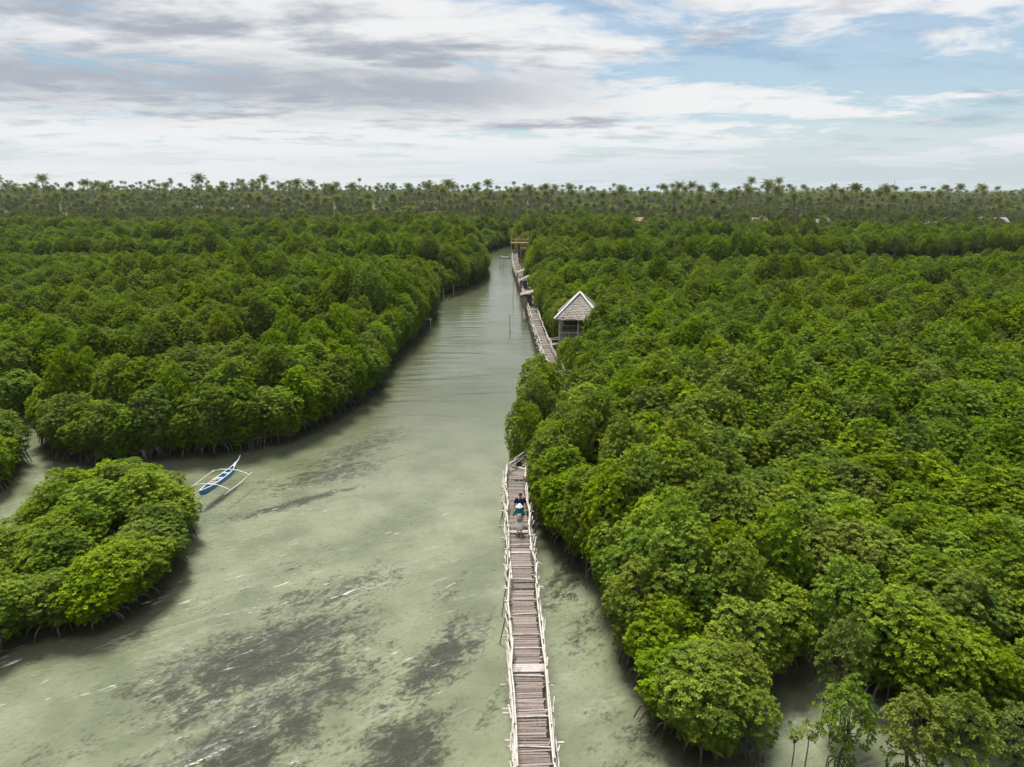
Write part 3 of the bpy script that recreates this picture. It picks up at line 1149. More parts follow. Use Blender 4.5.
# ------------------------------------------------------------------ water
wmat, b = new_mat('water_material')
pos = b.n('ShaderNodeNewGeometry').outputs['Position']
sep = b.n('ShaderNodeSeparateXYZ')
b.put(sep.inputs[0], pos)
far = b.smooth(sep.outputs[1], 34, 62)
w1 = b.mapping(pos, rot=(0, 0, R(-33)), scale=(.30, 1.15, 1))
w2 = b.mapping(pos, rot=(0, 0, R(-4)), scale=(.24, 1.05, 1))
a1 = b.noise(w1, .62, 3, .5, .4)
a2 = b.noise(w2, .60, 3, .5, .3)
big = b.mix(far, a1, a2)
rip = b.noise(b.mapping(pos, rot=(0, 0, R(-20)), scale=(.7, 1.5, 1)), 3.4, 3, .55)
calm = b.smooth(b.noise(pos, .11, 3), .35, .65, .35, 1.0)
# sharp little crests in patches, pushed by the wind
cr = b.noise(b.mapping(pos, rot=(0, 0, R(-36)), scale=(.055, .46, 1)), 1.0, 2, .45, .25)
ridge = b.m('SUBTRACT', 1.0, b.m('MULTIPLY', b.m('ABSOLUTE', b.m('SUBTRACT', cr, .5)), 14.0), clamp=True)
patch = b.smooth(b.noise(pos, .13, 3), .45, .62)
near = b.smooth(sep.outputs[1], 46, 34)
west = b.smooth(sep.outputs[0], 1.0, -6.0)
ridge = b.m('MULTIPLY', b.m('MULTIPLY', ridge, ridge), b.m('MULTIPLY', patch, near))
stk = b.noise(b.mapping(pos, rot=(0, 0, R(-36)), scale=(.62, 3.6, 1)), 1.0, 3, .6, .5)
streak = b.m('MULTIPLY', b.smooth(stk, .62, .74), b.m('MULTIPLY', b.m('MULTIPLY', near, west), b.smooth(b.noise(pos, .23, 2), .42, .6)))
hgt = b.m('ADD', b.m('MULTIPLY', big, b.m('ADD', .34, b.m('MULTIPLY', far, .18))), b.m('MULTIPLY', b.m('MULTIPLY', rip, .17), calm))
hgt = b.m('MULTIPLY', hgt, b.smooth(sep.outputs[1], 62, 125, 1.0, .42))
hgt = b.m('ADD', hgt, b.m('ADD', b.m('MULTIPLY', ridge, .09), b.m('MULTIPLY', streak, .015)))
bp = b.n('ShaderNodeBump')
bp.inputs['Strength'].default_value = 1.0
bp.inputs['Distance'].default_value = 0.27
b.put(bp.inputs['Height'], hgt)
nrm = bp.outputs[0]
gl = b.n('ShaderNodeBsdfGlossy')
gl.inputs['Roughness'].default_value = .09
gl.inputs['Color'].default_value = rgb(.98, .98, .98)
b.put(gl.inputs['Normal'], nrm)
tr = b.n('ShaderNodeBsdfTransparent')
tr.inputs[0].default_value = rgb(.92, .94, .89)
df = b.n('ShaderNodeBsdfDiffuse')
df.inputs[0].default_value = rgb(.15, .16, .12)
body = b.n('ShaderNodeMixShader')
body.inputs[0].default_value = .07
b.put(body.inputs[1], tr.outputs[0])
b.put(body.inputs[2], df.outputs[0])
fr = b.n('ShaderNodeFresnel')
fr.inputs['IOR'].default_value = 1.48
b.put(fr.inputs['Normal'], nrm)
mx = b.n('ShaderNodeMixShader')
b.put(mx.inputs[0], fr.outputs[0])
b.put(mx.inputs[1], body.outputs[0])
b.put(mx.inputs[2], gl.outputs[0])
# sky glints on the crests, painted in as thin white streaks
foam = b.n('ShaderNodeBsdfDiffuse')
foam.inputs[0].default_value = rgb(.60, .62, .59)
fm = b.m('ADD', b.m('MULTIPLY', b.m('MULTIPLY', streak, b.smooth(rip, .33, .55)), .70), b.m('MULTIPLY', b.m('MULTIPLY', ridge, b.smooth(rip, .40, .6)), .10), clamp=True)
mf = b.n('ShaderNodeMixShader')
b.put(mf.inputs[0], fm)
b.put(mf.inputs[1], mx.outputs[0])
b.put(mf.inputs[2], foam.outputs[0])
out(b, mf.outputs[0])
mb = MB()
mb.add([(-460, -110, 0), (460, -110, 0), (460, 345, 0), (-460, 345, 0)], [(0, 1, 2, 3)])
tag(mb.build('water', wmat), 'clear shallow green channel water rippled by the wind', 'water', kind='structure')

# ------------------------------------------------------------------ far hills
hm, b = new_mat('hill_material')
pos = b.n('ShaderNodeNewGeometry').outputs['Position']
c = b.mix(b.smooth(b.noise(pos, .012, 6, .65), .35, .65), rgb(.04, .06, .025), rgb(.10, .11, .05))
out(b, principled(b, c, .9, .1))
vs, fs = [], []
NX, NY = 160, 14
for j in range(NY):
    for i in range(NX):
        x = -3600 + 7200 * i / (NX - 1)
        yy = 3000 + 1400 * j / (NY - 1)
        prof = math.sin(math.pi * j / (NY - 1))
        e = 22 + 12 * fbm(x, 5, .0009, 3) + (10 if x > 600 else 2) * fbm(x, 9, .0035, 3)
        e += 9 * math.exp(-((x - 1700) / 500) ** 2)
        vs.append((x, yy, prof * max(3, e) + 1.0 * mnoise.noise(Vector((x * .05, yy * .05, 0)))))
for j in range(NY - 1):
    for i in range(NX - 1):
        k = j * NX + i
        fs.append((k, k + 1, k + NX + 1, k + NX))
mb = MB()
mb.add(vs, fs)
tag(mb.build('hills', hm, smooth=True), 'low blue wooded ridge on the horizon', 'hills', kind='structure')

# thin lattice mast on the ridge
mast = thing('radio_mast', 'thin radio mast standing on the horizon ridge', 'mast', ((891 - 512) / F * 2600, 2680, 10))
mb = MB()
for k in range(3):
    a = 2.094 * k
    mb.tube([(2.2 * math.cos(a), 2.2 * math.sin(a), -8), (.5 * math.cos(a), .5 * math.sin(a), 52)], [.34, .24], 5)
mb.build('mast_leg', M['steel'], mast)
mb = MB()
for i in range(20):
    z0, z1 = -8 + i * 3, -5 + i * 3
    for k in range(3):
        a, c_ = 2.094 * k, 2.094 * (k + 1)
        r0, r1 = 2.2 - 1.7 * (z0 + 8) / 60, 2.2 - 1.7 * (z1 + 8) / 60
        mb.tube([(r0 * math.cos(a), r0 * math.sin(a), z0), (r1 * math.cos(c_), r1 * math.sin(c_), z1)], .14, 4)
mb.build('lattice', M['steel'], mast)
mb = MB()
mb.tube([(0, 0, 52), (0, 0, 60)], .12, 5)
mb.build('antenna', M['steel'], mast)


# ------------------------------------------------------------------ houses among the palms
def house(px, yy, w, d, hgt, roofmat, rz, label):
    x = (px - 512) / F * (yy * CP + 4)
    o = thing('village_house', label, 'house', (x, yy, float(land(x, yy))), rz, 'village houses among the palms')
    mb = MB()
    mb.box((0, 0, hgt / 2 - .3), (w, d, hgt + .6))
    for sx in (-1, 1):
        mb.add([(sx * w / 2, -d / 2, hgt), (sx * w / 2, d / 2, hgt), (sx * w / 2, 0, hgt + d * .26)], [(0, 1, 2)])
    mb.build('wall', M['housewall'], o)
    mb = MB()
    ov = .6
    for sy in (-1, 1):
        e = d / 2 + ov
        zt, ze = hgt + d * .27 + .08, hgt - ov * .54 + .08
        vs = [(-w / 2 - ov, 0, zt), (w / 2 + ov, 0, zt), (w / 2 + ov, sy * e, ze), (-w / 2 - ov, sy * e, ze)]
        vs += [(v[0], v[1], v[2] - .07) for v in vs]
        mb.add(vs, [(0, 1, 2, 3), (7, 6, 5, 4), (0, 4, 5, 1), (1, 5, 6, 2), (2, 6, 7, 3), (3, 7, 4, 0)])
    mb.build('roof', roofmat, o)
    mb = MB()
    mb.box((w * .1, -d / 2 - .02, 1.0), (.9, .08, 2.0))
    mb.build('door', M['darkcloth'], o)
    for k in (-1, 1):
        mb = MB()
        mb.box((k * w * .32, -d / 2 - .02, 1.5), (1.0, .08, .9))
        mb.build('window', M['darkcloth'], o)
    return o


house(928, 301, 6, 4.5, 3.6, M['roofmetal'], .2, 'small pale house half hidden in trees on the right')
house(990, 322, 11, 6, 4.2, M['roofmetal'], -.1, 'long pale metal roofed house by the bare brown slope')
house(817, 318, 9, 5, 4.0, M['roofmetal'], .1, 'grey metal roofed house behind the right-hand mangroves')
house(757, 325, 7, 5, 4.2, M['roofrust'], -.2, 'brown roofed house under palms right of centre')
house(636, 320, 6, 5, 4.6, M['roofrust'], .15, 'brown thatched house beyond the roofed hut')
house(706, 340, 8, 5, 4.2, M['roofmetal'], .3, 'pale roofed house under the knot of tall palms')

# ------------------------------------------------------------------ bamboo boardwalk
DZ = 1.3
walk = thing('bamboo_boardwalk', 'long narrow bamboo boardwalk with bleached pole rails running up the channel', 'boardwalk', (0, 0, 0))
path = catmull(WALK, .10)
# level sheet of short split slats
mb = MB()
rg = random.Random(3)
wob = lambda s, k: .05 * mnoise.noise(Vector((s * .35, k, 0)))
cum = 0.0
frames = []
for i, p in enumerate(path):
    d = (path[min(i + 1, len(path) - 1)] - path[max(i - 1, 0)]).normalized()
    frames.append((p, d, Vector((d.y, -d.x, 0)), DZ + wob(p.y, 1) + (.012 * math.sin(p.y * 2.1))))
for i, (p, d, s, z) in enumerate(frames):
    if rg.random() < .055 and p.y > 20:
        continue
    hw = .47 + rg.uniform(-.03, .05)
    off = rg.uniform(-.03, .03)
    ang = math.atan2(s.y, s.x) + rg.uniform(-.035, .035)
    blotch = .5 + .5 * mnoise.noise(Vector((p.y * .55, 7, 0)))
    mb.box((p.x + s.x * off, p.y + s.y * off, z + rg.uniform(-.010, .012)), (hw * 2, .085 + rg.uniform(-.02, .03), .022), ang, 0,
           max(0, min(1, rg.gauss(.12 + .45 * blotch, .28))))
# lengthwise strips pinning the slats, and pale cross battens
for off in (-.30, -.05, .22):
    i = 0
    while i < len(frames) - 30:
        n = rg.randint(18, 30)
        o2 = off + rg.uniform(-.06, .06)
        pts = [frames[j][0] + frames[j][2] * o2 + Vector((0, 0, frames[j][3] + .024)) for j in range(i, i + n, 6)]
        if rg.random() < .8:
            mb.tube(pts, .011, 4, 0, rg.uniform(.3, .7))
        i += n
mb.build('deck', M['slat'], walk)
far_bat, n_bat = MB(), 0
i = 4
while i < len(frames) - 4:
    p, d, s, z = frames[i]
    k = 1 if rg.random() < .8 else rg.choice((2, 3))
    mb = MB() if n_bat < 95 else far_bat
    for q in range(k):
        c_ = p + d * q * .09
        l0, l1 = .52 + rg.uniform(0, .22), .52 + rg.uniform(0, .22)
        sk = d * rg.uniform(-.05, .05)
        mb.tube([c_ - s * l0 - sk + Vector((0, 0, z + .05)), c_ + s * l1 + sk + Vector((0, 0, z + .05))], .024 if k == 1 else .036, 6, 0, rg.uniform(.35, .95))
    if n_bat < 95:
        mb.build('cross_batten', M['bamboo'], walk)
        n_bat += 1
    i += rg.choice((8, 11, 13, 15, 19))
tag(far_bat.build('cross_batten', M['bamboo'], walk), kind='stuff')
# the wide pale tie across the near stretch
mb = MB()
for q in range(4):
    y0 = 21.55 + q * .10
    fr_ = min(frames, key=lambda f: abs(f[0].y - y0))
    mb.tube([fr_[0] - fr_[2] * .72 + Vector((0, 0, fr_[3] + .07)), fr_[0] + fr_[2] * .66 + Vector((0, 0, fr_[3] + .07))], .045, 6, 0, .95)
mb.build('tie_bundle', M['bamboo'], walk)
# joists under the deck with ragged ends, posts, braces
far_post, far_beam = MB(), MB()
n_post = n_beam = 0
i = 3
rail_pts = {-1: [], 1: []}
while i < len(frames) - 2:
    p, d, s, z = frames[i]
    bm = MB()
    for q in (0, 1):
        l0, l1 = .70 + rg.uniform(-.1, .32), .62 + rg.uniform(-.08, .38)
        zz = z - .07 - q * .11 + rg.uniform(-.02, .02)
        sk = d * rg.uniform(-.08, .08)
        bm.tube([p - s * l0 - sk + Vector((0, 0, zz + rg.uniform(-.03, .03))), p + s * l1 + sk + Vector((0, 0, zz + rg.uniform(-.03, .03)))], .034, 6, 0, rg.uniform(.35, 1))
    if n_beam < 95:
        bm.build('crossbeam', M['bamboo'], walk)
        n_beam += 1
    else:
        o_ = len(far_beam.v)
        far_beam.v += bm.v; far_beam.t += bm.t; far_beam.mi += bm.mi
        far_beam.f += [tuple(a + o_ for a in f) for f in bm.f]
    for sd in (-1, 1):
        b0 = p + s * sd * (.56 + rg.uniform(-.04, .06))
        lean = s * rg.uniform(-.06, .08) * sd + d * rg.uniform(-.07, .07)
        ht = z + .62 + rg.uniform(-.10, .16)
        pm = MB()
        pm.tube([b0 - lean * .8 + Vector((0, 0, -1.0)), b0 + Vector((0, 0, z - .2))], [.05, .045], 6, 0, rg.uniform(0, .35))
        pm.tube([b0 + Vector((0, 0, z - .25)), b0 + lean + Vector((0, 0, ht))], [.04, .034], 6, 0, rg.uniform(.6, 1))
        rail_pts[sd].append((b0 + lean * .85, z, d, s))
        if rg.random() < .25:
            e = b0 + s * sd * rg.uniform(.2, .5)
            pm.tube([e + Vector((0, 0, -1.0)), b0 + Vector((0, 0, z + rg.uniform(-.1, .35)))], .03, 5, 0, rg.uniform(.1, .7))
        if n_post < 98:
            pm.build('post', M['post'], walk)
            n_post += 1
        else:
            o_ = len(far_post.v)
            far_post.v += pm.v; far_post.t += pm.t; far_post.mi += pm.mi
            far_post.f += [tuple(a + o_ for a in f) for f in pm.f]
    i += rg.choice((10, 12, 13))
tag(far_post.build('post', M['post'], walk), kind='stuff')
tag(far_beam.build('crossbeam', M['bamboo'], walk), kind='stuff')
for sd in (-1, 1):
    mb = MB()
    lst = rail_pts[sd]
    for lev, rad in ((.60, .030), (.53, .026), (.40, .02), (.26, .024)):
        k = rg.randint(0, 2)
        while k < len(lst) - 2:
            n = min(rg.choice((3, 4, 4)), len(lst) - 1 - k)
            jz = rg.uniform(-.05, .05)
            jo = rg.uniform(-.05, .05)
            pts = []
            for q in range(n + 1):
                p, z, d, s = lst[k + q]
                pts.append(p + s * (jo + rg.uniform(-.02, .02)) + Vector((0, 0, z + lev + jz + rg.uniform(-.025, .025))))
            pts[0] = pts[0] - (pts[1] - pts[0]).normalized() * rg.uniform(.1, .4)
            pts[-1] = pts[-1] + (pts[-1] - pts[-2]).normalized() * rg.uniform(.1, .4)
            if not (lev < .3 and rg.random() < .35):
                mb.tube(pts, [rad * 1.1] + [rad] * (len(pts) - 2) + [rad * .85], 6, 0, rg.uniform(.55, 1))
            k += n
    mb.build('handrail', M['bamboo'], walk)
# stub poles and offcuts lashed along the outer edge
mb = MB()
for sd in (-1, 1):
    for f in frames[::4]:
        for _ in range(2) if rg.random() < (.85 if sd < 0 else .6) else ():
            p, d, s, z = f
            a = p + s * sd * rg.uniform(.58, .74) + d * rg.uniform(-.3, .3)
            mb.tube([a + Vector((0, 0, z + rg.uniform(-.08, .18))), a + d * rg.uniform(.3, .9) + s * sd * rg.uniform(-.05, .12) + Vector((0, 0, z + rg.uniform(-.1, .3)))],
                    rg.uniform(.02, .032), 5, 0, rg.uniform(.1, 1))
mb.build('edge_pole', M['bamboo'], walk)


# ------------------------------------------------------------------ roofed rest hut on stilts
hut = thing('rest_hut', 'open square hut with steep thatched roof and pale ridge poles by the boardwalk', 'hut', (GAZ[0] - .25, GAZ[1], 0), R(-9), None, (.97, .97, 1.0))
HW, EZ, AZ, FZ = 2.15, 4.5, 7.0, 2.0
mb = MB()
EV = 2.62
for k in range(4):
    a = math.pi / 2 * k
    ca, sa = math.cos(a), math.sin(a)
    rot = lambda x, y, z: (x * ca - y * sa, x * sa + y * ca, z)
    NR, NCOL = 16, 26
    for r_ in range(NR):
        t0, t1 = r_ / NR, (r_ + 1) / NR
        for q in range(NCOL):
            u0, u1 = -1 + 2 * q / NCOL, -1 + 2 * (q + 1) / NCOL
            w0, w1 = EV * (1 - t0) + .02, EV * (1 - t1) + .02
            zz0 = EZ + (AZ - EZ) * t0 + rg.uniform(-.03, .02)
            zz1 = EZ + (AZ - EZ) * t1
            lift = .05
            vs = [rot(u0 * w0, -w0 - lift * .6, zz0 + lift - (.16 * rg.random() if r_ == 0 else .02 * rg.random())), rot(u1 * w0, -w0 - lift * .6 - .03 * rg.random(), zz0 + lift - (.12 * rg.random() if r_ == 0 else 0)), rot(u1 * w1, -w1, zz1), rot(u0 * w1, -w1, zz1)]
            vs += [(v[0], v[1], v[2] - .05) for v in vs]
            mb.add(vs, [(0, 1, 2, 3), (7, 6, 5, 4), (0, 4, 5, 1)], 0, max(0, min(1, rg.gauss(.42, .30) + .35 * mnoise.noise(Vector((u0 * 3, t0 * 4, k * 5))))))
    for q in range(70):   # ragged tufts along the eaves
        u0 = rg.uniform(-1, 1)
        a0 = Vector(rot(u0 * EV, -EV - .04, EZ + .05))
        mb.tube([a0, a0 + Vector((rg.uniform(-.05, .05), rg.uniform(-.05, .05), -rg.uniform(.08, .30)))], [.03, .008], 4, 0, rg.random())
roof = mb.build('roof', M['thatch'], hut)
for k in range(4):
    a = math.pi / 2 * k + math.pi / 4
    e = EV * math.sqrt(2) + .12
    m2 = MB()
    m2.tube([(e * math.cos(a), e * math.sin(a), EZ + .03), (0.04 * math.cos(a), .04 * math.sin(a), AZ + .16)], .10, 7, 0, .95)
    m2.build('ridge_pole', M['whitepaint'], roof)
mb = MB()
mb.box((0, 0, EZ - .06), (2 * EV - .5, 2 * EV - .5, .05))
mb.build('ceiling', M['thatch'], hut)
mb = MB()
mb.box((0, 0, FZ), (2 * HW + .3, 2 * HW + .3, .1))
for q in range(9):
    mb.box((-2.2 + q * .55, 0, FZ - .1), (.08, 4.5, .1))
mb.build('floor', M['slat'], hut)
for sx in (-1, 0, 1):
    for sy in (-1, 0, 1):
        if sx == 0 and sy == 0:
            continue
        m2 = MB()
        m2.tube([(sx * HW, sy * HW, -1.0), (sx * HW, sy * HW, EZ - .03)], .075, 7, 0, .9)
        m2.build('post', M['bamboo'], hut)
for k in range(4):
    a = math.pi / 2 * k
    m2 = MB()
    ca, sa = math.cos(a), math.sin(a)
    for zz in (FZ + .25, FZ + .9, EZ - .2):
        m2.tube([(-HW * ca + HW * 1.0 * sa, -HW * sa - HW * ca, zz), (HW * ca + HW * sa, HW * sa - HW * ca, zz)], .05, 6, 0, .9)
    for q in range(18):
        u = -HW + .12 + q * (2 * HW - .24) / 17
        m2.tube([(u * ca + HW * sa, u * sa - HW * ca, FZ + .05), (u * ca + HW * sa, u * sa - HW * ca, FZ + .9)], .028, 5, 0, rg.uniform(.4, 1))
    m2.build('railing', M['bamboo'], hut)
m2 = MB()
m2.box((0, HW - .35, FZ + .45), (3.6, .4, .06))
for u in (-1.6, 0, 1.6):
    m2.box((u, HW - .35, FZ + .23), (.08, .3, .4))
m2.build('bench', M['wallwood'], hut)

# side bridge from boardwalk to hut
sb = thing('hut_gangway', 'short slatted gangway joining the boardwalk to the roofed hut', 'gangway', (0, 0, 0))
mb = MB()
for q in range(20):
    mb.box((4.15 + q * .09, 77.5, DZ + .05 + q * .012), (.08, .95 + rg.uniform(-.05, .08), .03), 0, 0, rg.random())
mb.build('deck', M['slat'], sb)
for yy in (77.05, 77.95):
    mb = MB()
    mb.tube([(4.4, yy, -.9), (4.4, yy, DZ + .75)], .045, 6, 0, .8)
    mb.tube([(5.6, yy, -.9), (5.6, yy, DZ + .95)], .045, 6, 0, .8)
    mb.tube([(4.25, yy, DZ + .65), (5.8, yy, DZ + .85)], .035, 6, 0, .9)
    mb.build('handrail', M['bamboo'], sb)


# ------------------------------------------------------------------ small shacks and the raised platform up the channel
def shack(x, yy, w, d, hgt, label, lean, wall=True):
    o = thing('fishing_shack', label, 'shack', (x, yy, 0), rg.uniform(-.1, .1), 'shacks on the far boardwalk')
    for sx in (-1, 1):
        for sy in (-1, 1):
            m2 = MB()
            m2.tube([(sx * w / 2, sy * d / 2, -1), (sx * w / 2, sy * d / 2, DZ + hgt + (lean if sx > 0 else 0))], .06, 6, 0, rg.random())
            m2.build('post', M['post'], o)
    m2 = MB()
    m2.box((0, 0, DZ), (w + .2, d + .2, .07))
    m2.build('floor', M['slat'], o)
    if wall:
        m2 = MB()
        m2.box((w / 2 - .04, 0, DZ + hgt * .45), (.05, d - .15, hgt * .85))
        m2.box((0, d / 2 - .04, DZ + hgt * .45), (w - .15, .05, hgt * .85))
        m2.box((-w * .26, -d / 2 + .04, DZ + hgt * .45), (w * .42, .05, hgt * .85))
        m2.build('wall', M['thatch'], o)
    m2 = MB()
    n = 7
    for q in range(n):
        u0, u1 = -w / 2 - .2 + (w + .4) * q / n, -w / 2 - .2 + (w + .4) * (q + 1) / n
        f0, f1 = q / n, (q + 1) / n
        z0, z1 = DZ + hgt - .1 + (lean + .25) * f0, DZ + hgt - .1 + (lean + .25) * f1 + .02
        vs = [(u0 - .08, -d / 2 - .35, z0 + .1), (u1, -d / 2 - .35, z1 + .1), (u1, d / 2 + .35, z1 + .1), (u0 - .08, d / 2 + .35, z0 + .1)]
        vs += [(v[0], v[1], v[2] - .07) for v in vs]
        m2.add(vs, [(0, 1, 2, 3), (7, 6, 5, 4), (0, 4, 5, 1), (3, 2, 6, 7), (1, 5, 6, 2), (0, 3, 7, 4)], 0, rg.random())
    m2.build('roof', M['oldthatch'], o)


shack(2.3, 106.5, 1.5, 2.2, 1.7, 'dark open-fronted shack with flat brown roof before the roofed hut', .25)
shack(2.1, 126, 1.3, 2.4, 1.4, 'small shack with steep pinkish roof farther up the boardwalk', .55)
shack(1.7, 141, 1.3, 2.2, 1.2, 'low shack with pale roof, farthest of the three on the boardwalk', .35, False)

pt = thing('bamboo_platform', 'tall bamboo platform with upright poles at the far end of the channel', 'platform', (2.2, 200, 0))
m2 = MB()
for q in range(24):
    m2.tube([(-2.5 + rg.uniform(-.2, .1), -1.6 + q * .14, 4.3), (2.5 + rg.uniform(-.1, .2), -1.6 + q * .14, 4.3)], .07, 5, 0, rg.uniform(.5, 1))
m2.build('deck', M['rawbamboo'], pt)
m2 = MB()
for q in range(12):
    m2.tube([(.2, -3.4 + q * .14, 3.0), (2.9, -3.4 + q * .14, 3.0)], .07, 5, 0, rg.uniform(.5, 1))
m2.build('lower_deck', M['rawbamboo'], pt)
for q, (x, yy) in enumerate([(-2.4, -1.5), (-1.3, -1.5), (0, -1.5), (1.3, -1.5), (2.4, -1.5), (-2.4, 1.6), (-.8, 1.6), (.8, 1.6), (2.4, 1.6), (.3, -3.3), (2.8, -3.3)]):
    m2 = MB()
    m2.tube([(x, yy, -1), (x + rg.uniform(-.15, .15), yy, 2.5), (x + rg.uniform(-.2, .2), yy, rg.uniform(5.6, 8.2) if q < 9 else 4)], [.09, .08, .05], 6, 0, rg.random())
    m2.build('post', M['rawbamboo'], pt)
for yy in (-1.5, 1.6):
    m2 = MB()
    m2.tube([(-2.4, yy, 5.2), (2.4, yy, 5.25)], .05, 5)
    m2.tube([(-2.4, yy, .6), (-.2, yy, 4.1)], .05, 5)
    m2.tube([(2.4, yy, .6), (.2, yy, 4.1)], .05, 5)
    m2.tube([(-2.4, yy, 2.1), (2.4, yy, 2.2)], .05, 5)
    m2.build('brace', M['rawbamboo'], pt)


# ------------------------------------------------------------------ boats
def hull(L, wid, dep, sheer, nose):
    """rings of a double-ended hull along y; returns outer/inner builders"""
    outer, rim, inn = MB(), MB(), MB()
    N = 18
    secs = []
    for i in range(N + 1):
        t = i / N * 2 - 1
        wv = wid / 2 * max(.03, (1 - abs(t) ** 2.6))
        zt = dep + sheer * abs(t) ** 2.4 + (nose * max(0, t - .6) ** 2 * 6 if t > 0 else 0)
        zb = 0.02 + (dep * .75 + sheer) * max(0, abs(t) - .72) ** 1.4 * 3
        secs.append((t * L / 2, wv, min(zb, zt - .06), zt))
    vs, fs = [], []
    for yv, wv, zb, zt in secs:
        vs += [(-wv, yv, zt), (-wv * .92, yv, zb + (zt - zb) * .5), (-wv * .45, yv, zb), (wv * .45, yv, zb), (wv * .92, yv, zb + (zt - zb) * .5), (wv, yv, zt)]
    for i in range(N):
        for k in range(5):
            fs.append((i * 6 + k, i * 6 + k + 1, (i + 1) * 6 + k + 1, (i + 1) * 6 + k))
    outer.add(vs, fs)
    vs, fs = [], []
    for yv, wv, zb, zt in secs:
        w2 = max(.01, wv - .03)
        vs += [(-w2, yv, zt - .01), (-w2 * .5, yv, zb + .06), (w2 * .5, yv, zb + .06), (w2, yv, zt - .01)]
    for i in range(N):
        for k in range(3):
            fs.append((i * 4 + k, (i + 1) * 4 + k, (i + 1) * 4 + k + 1, i * 4 + k + 1))
    inn.add(vs, fs)
    for sd in (-1, 1):
        rim.tube([(sd * wv, yv, zt) for yv, wv, zb, zt in secs], .028, 5)
    return outer, inn, rim, secs


p0, p1 = G(201, 492, .25), G(235, 466, .35)
mid = (p0 + p1) / 2
ang = math.atan2(p1.y - p0.y, p1.x - p0.x) - math.pi / 2
BL = (p1 - p0).length * 1.08
boat = thing('outrigger_boat', 'blue and white wooden outrigger boat moored off the small mangrove island', 'boat', (mid.x, mid.y, -.10), ang)
ou, inn, rim, secs = hull(BL, .50, .40, .10, .18)
hb = ou.build('hull', M['bluepaint'], boat, True)
inn.build('inside', M['darkhull'], boat, True)
rim.build('gunwale', M['whitepaint'], boat, True)
m2 = MB()
yb = BL / 2
m2.tube([(0, yb - .35, .48), (0, yb + .05, .62), (0, yb + .40, .74), (0, yb + .60, .92)], [.06, .05, .035, .02], 6)
m2.build('bow_spike', M['palebluepaint'], boat)
for yv in (-.34 * BL + .35, .30 * BL):
    m2 = MB()
    m2.tube([(-1.38, yv, .17), (-1.2, yv, .28), (-.6, yv, .47), (0, yv, .50), (.6, yv, .48), (1.2, yv, .29), (1.38, yv, .17)], [.02, .022, .025, .028, .025, .022, .02], 6, 0, .8)
    m2.build('outrigger_arm', M['whitepaint'], boat)
for sd in (-1, 1):
    m2 = MB()
    m2.tube([(sd * 1.36, -.40 * BL, .14), (sd * 1.37, 0, .12), (sd * 1.36, .40 * BL, .20)], [.030, .036, .028], 7, 0, .9)
    m2.build('float', M['bamboo'], boat)
for yv in (-.9, .1, .9):
    m2 = MB()
    m2.box((0, yv, .40), (.50, .16, .03))
    m2.build('thwart', M['palebluepaint'], boat)
m2 = MB()
m2.box((0, -.45, .42), (.46, .62, .06))
m2.loft([((0, -.45, .44), .2, .27), ((.02, -.42, .56), .18, .22), ((.02, -.42, .62), .06, .08)], 0)
m2.build('cargo_cover', M['wallwood'], boat)

g = G(506, 258)
wb = thing('white_boat', 'small white boat tied near the tall bamboo platform', 'boat', (g.x, 199, -.08), R(70))
ou, inn, rim, secs = hull(3.2, .75, .45, .14, .3)
ou.build('hull', M['whitepaint'], wb, True)
inn.build('inside', M['whitepaint'], wb, True)
rim.build('gunwale', M['whitepaint'], wb, True)

# mooring stakes
for k, (px, py, h, lab, mt) in enumerate([(500, 268, 1.7, 'dark mooring stake in the far channel, left of the pair', 'post'), (503, 267, 1.9, 'dark mooring stake in the far channel, right of the pair', 'post'),
                                          (444, 297, 1.5, 'pale stake at the left bank, left of the pair', 'bamboo'), (454, 293, 1.6, 'pale stake at the left bank, right of the pair', 'bamboo'),
                                          (510, 330, 2.2, 'tall pale pole in the water left of the far boardwalk', 'bamboo'), (513, 300, 3.5, 'tall dark pole standing in the water beside the shacks', 'post')]):
    g = G(px, py)
    o = thing('mooring_stake', lab, 'stake', g, k, 'stakes standing in the channel')
    m2 = MB()
    m2.tube([(0, 0, -1), (.06, .03, h * .6), (.10, .02, h)], [.06, .055, .045], 6, 0, .8)
    m2.build('pole', M[mt], o)
    m2 = MB()
    m2.tube([(.085, .025, h * .8), (.09, .025, h * .8 + .12)], .068, 6, 0, .2)
    m2.build('rope_binding', M['rawbamboo'], o)
g = G(428, 324)
o = thing('pole_rack', 'pale rack of three bamboo poles leaning off the left bank', 'pole rack', g, .3)
for x0, x1, z in ((-.5, -.6, 1.2), (.4, .35, .9)):
    m2 = MB()
    m2.tube([(x0, 0, -1), (x1, 0, z)], .06, 6, 0, .9)
    m2.build('post', M['bamboo'], o)
m2 = MB()
m2.tube([(-.9, -.07, .85), (.6, -.07, .6)], .055, 6, 0, .9)
m2.build('crossbar', M['bamboo'], o)

